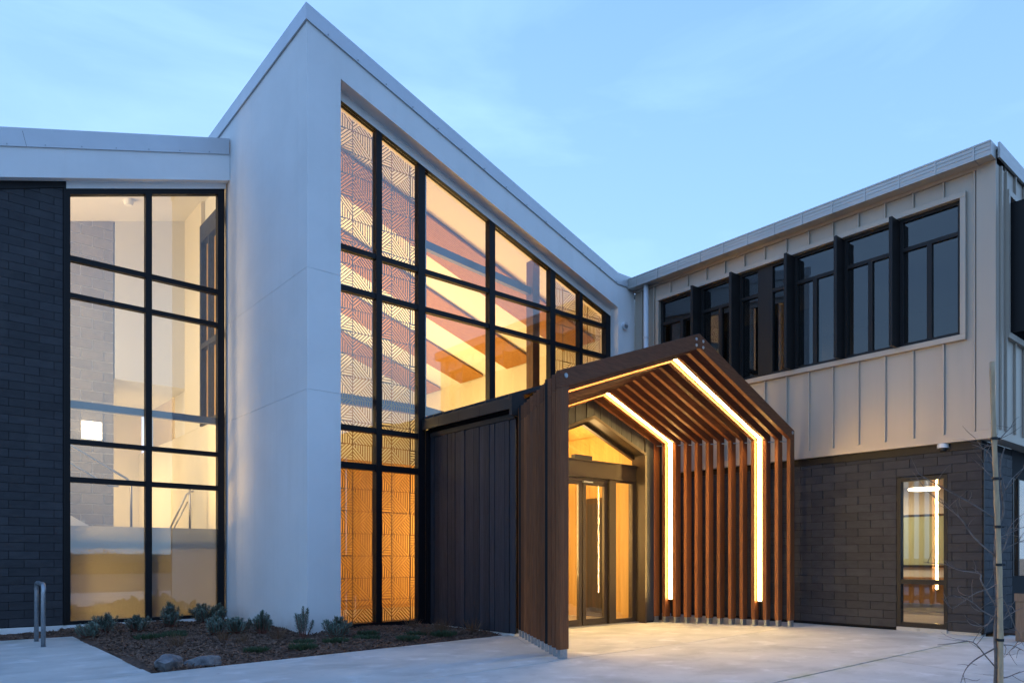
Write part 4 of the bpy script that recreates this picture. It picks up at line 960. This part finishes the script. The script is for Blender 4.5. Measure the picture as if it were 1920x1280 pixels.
BR = [([(1866, 1042), (1827, 1008), (1802, 973), (1778, 952), (1738, 919), (1711, 883)], .05), ([(1868, 973), (1824, 945), (1791, 927), (1748, 903), (1719, 886)], -.06),
      ([(1868, 1136), (1840, 1090), (1837, 1075), (1797, 1068), (1771, 1057), (1732, 1054)], .07), ([(1870, 1159), (1843, 1145), (1824, 1129), (1801, 1116)], -.08),
      ([(1870, 1254), (1850, 1231), (1824, 1203), (1791, 1205), (1758, 1208)], -.05), ([(1866, 1214), (1827, 1237), (1809, 1257), (1800, 1285)], -.12),
      ([(1872, 1272), (1890, 1268), (1905, 1262), (1928, 1255)], .06), ([(1868, 1055), (1886, 1020), (1893, 988), (1920, 962), (1950, 950)], .05), ([(1868, 1010), (1890, 1000), (1925, 985)], .1),
      ([(1878, 935), (1895, 900), (1930, 868)], .06), ([(1868, 1040), (1900, 1020), (1940, 1005)], -.08), ([(1870, 1110), (1885, 1130), (1903, 1175), (1912, 1195), (1896, 1217), (1882, 1232)], .02),
      ([(1870, 1170), (1895, 1150), (1925, 1135)], .05), ([(1868, 880), (1855, 850), (1838, 838), (1822, 833)], .04), ([(1864, 836), (1851, 836), (1842, 842)], .03), ([(1870, 905), (1846, 880), (1840, 872)], .03),
      ([(1880, 1208), (1900, 1210), (1925, 1222)], .02), ([(1868, 1095), (1850, 1105), (1828, 1112), (1790, 1138), (1780, 1136)], -.05), ([(1872, 826), (1890, 806), (1905, 794)], .03), ([(1868, 1150), (1848, 1172), (1822, 1170), (1812, 1160)], .04)]
rng = random.Random(5)
for bi, (pp, dd) in enumerate(BR):
    P = smooth_path(chain(pp, SD+.03, dd, bi+10)); mb = MB(); r0 = .0072 if bi < 7 else .0052
    mb.tube(P, [r0*(1-.75*i/len(P)) for i in range(len(P))], 6)
    for k in range(max(3, len(P)//3)):
        i = rng.randrange(len(P)//5, len(P)-1); b = P[i]; d = (P[i+1]-P[i]).normalized(); l = rng.uniform(.08, .30); q = [b]
        v = (d*.6+Vector((rng.gauss(0, .6), rng.gauss(0, .6), rng.gauss(.25, .5)))).normalized()
        for s in range(4): v = (v+Vector((rng.gauss(0, .22), rng.gauss(0, .22), rng.gauss(.02, .2)))).normalized(); q.append(q[-1]+v*l/4)
        mb.tube(q, [.0032, .0027, .0022, .0018, .0013], 4)
    mb.build('branch', 'bark', tree, smooth=True)
# timber bollard at the right edge
bl = at_depth(1926, 1195, 9.9)
bo = thing('timber_bollard', 'weathered timber post with sloped cap at the right edge by the wing', 'bollard', (bl.x, bl.y, 0))
bx('post', 'bollard_timber', bo, bl.x-.11, bl.x+.11, bl.y-.11, bl.y+.11, .0, .55, bevel=.008)
MB().prism([(bl.x-.12, bl.y-.12, .551), (bl.x+.12, bl.y-.12, .551), (bl.x+.12, bl.y-.12, .60), (bl.x-.12, bl.y-.12, .66)], (0, .24, 0)).build('cap', 'bollard_timber', bo)

# ------------------------------------------------------------------ far trees across the car park, behind the viewer (seen mirrored in the glass)
mb = MB(); rng = random.Random(21)
def crown_h(x): return 1.55+.05*math.sin(x*.21)+.04*math.sin(x*1.7)+.04*math.sin(x*3.9)
cols = [(-90+k*1.5) for k in range(121)]; core = MB()
for x in cols:
    h_ = max(1.6, crown_h(x))
    for y_, z_ in ((-34.2, -.1), (-34.0, h_*.5), (-34.6, h_*.86), (-35.6, h_*.9), (-36.4, -.1)): core.v.append((x+rng.uniform(-.3, .3), y_+rng.uniform(-.3, .3), z_*rng.uniform(.98, 1.02)))
for k in range(120):
    for j in range(4): core.f.append((k*5+j, k*5+j+1, k*5+j+6, k*5+j+5))
mb.add(core.v, core.f)
for k in range(16000):
    x = rng.uniform(-90, 90); z = rng.random()*max(1.6, crown_h(x))*1.04; y = -33.9-max(0, z-crown_h(x)*.5)*.7+rng.gauss(0, .3); s_ = rng.uniform(.1, .24)
    d = Vector((rng.gauss(0, 1), rng.gauss(0, 1), rng.gauss(0, 1))).normalized(); leaf_quad(mb, Vector((x, y, z)), d, s_, s_*.4, Vector((0, 0, 1)))
tl_ = mb.build('treeline', 'leaf_far', recalc=False); tag(tl_, 'dark hedge of trees along the far side of the car park', 'treeline'); tl_['kind'] = 'stuff'
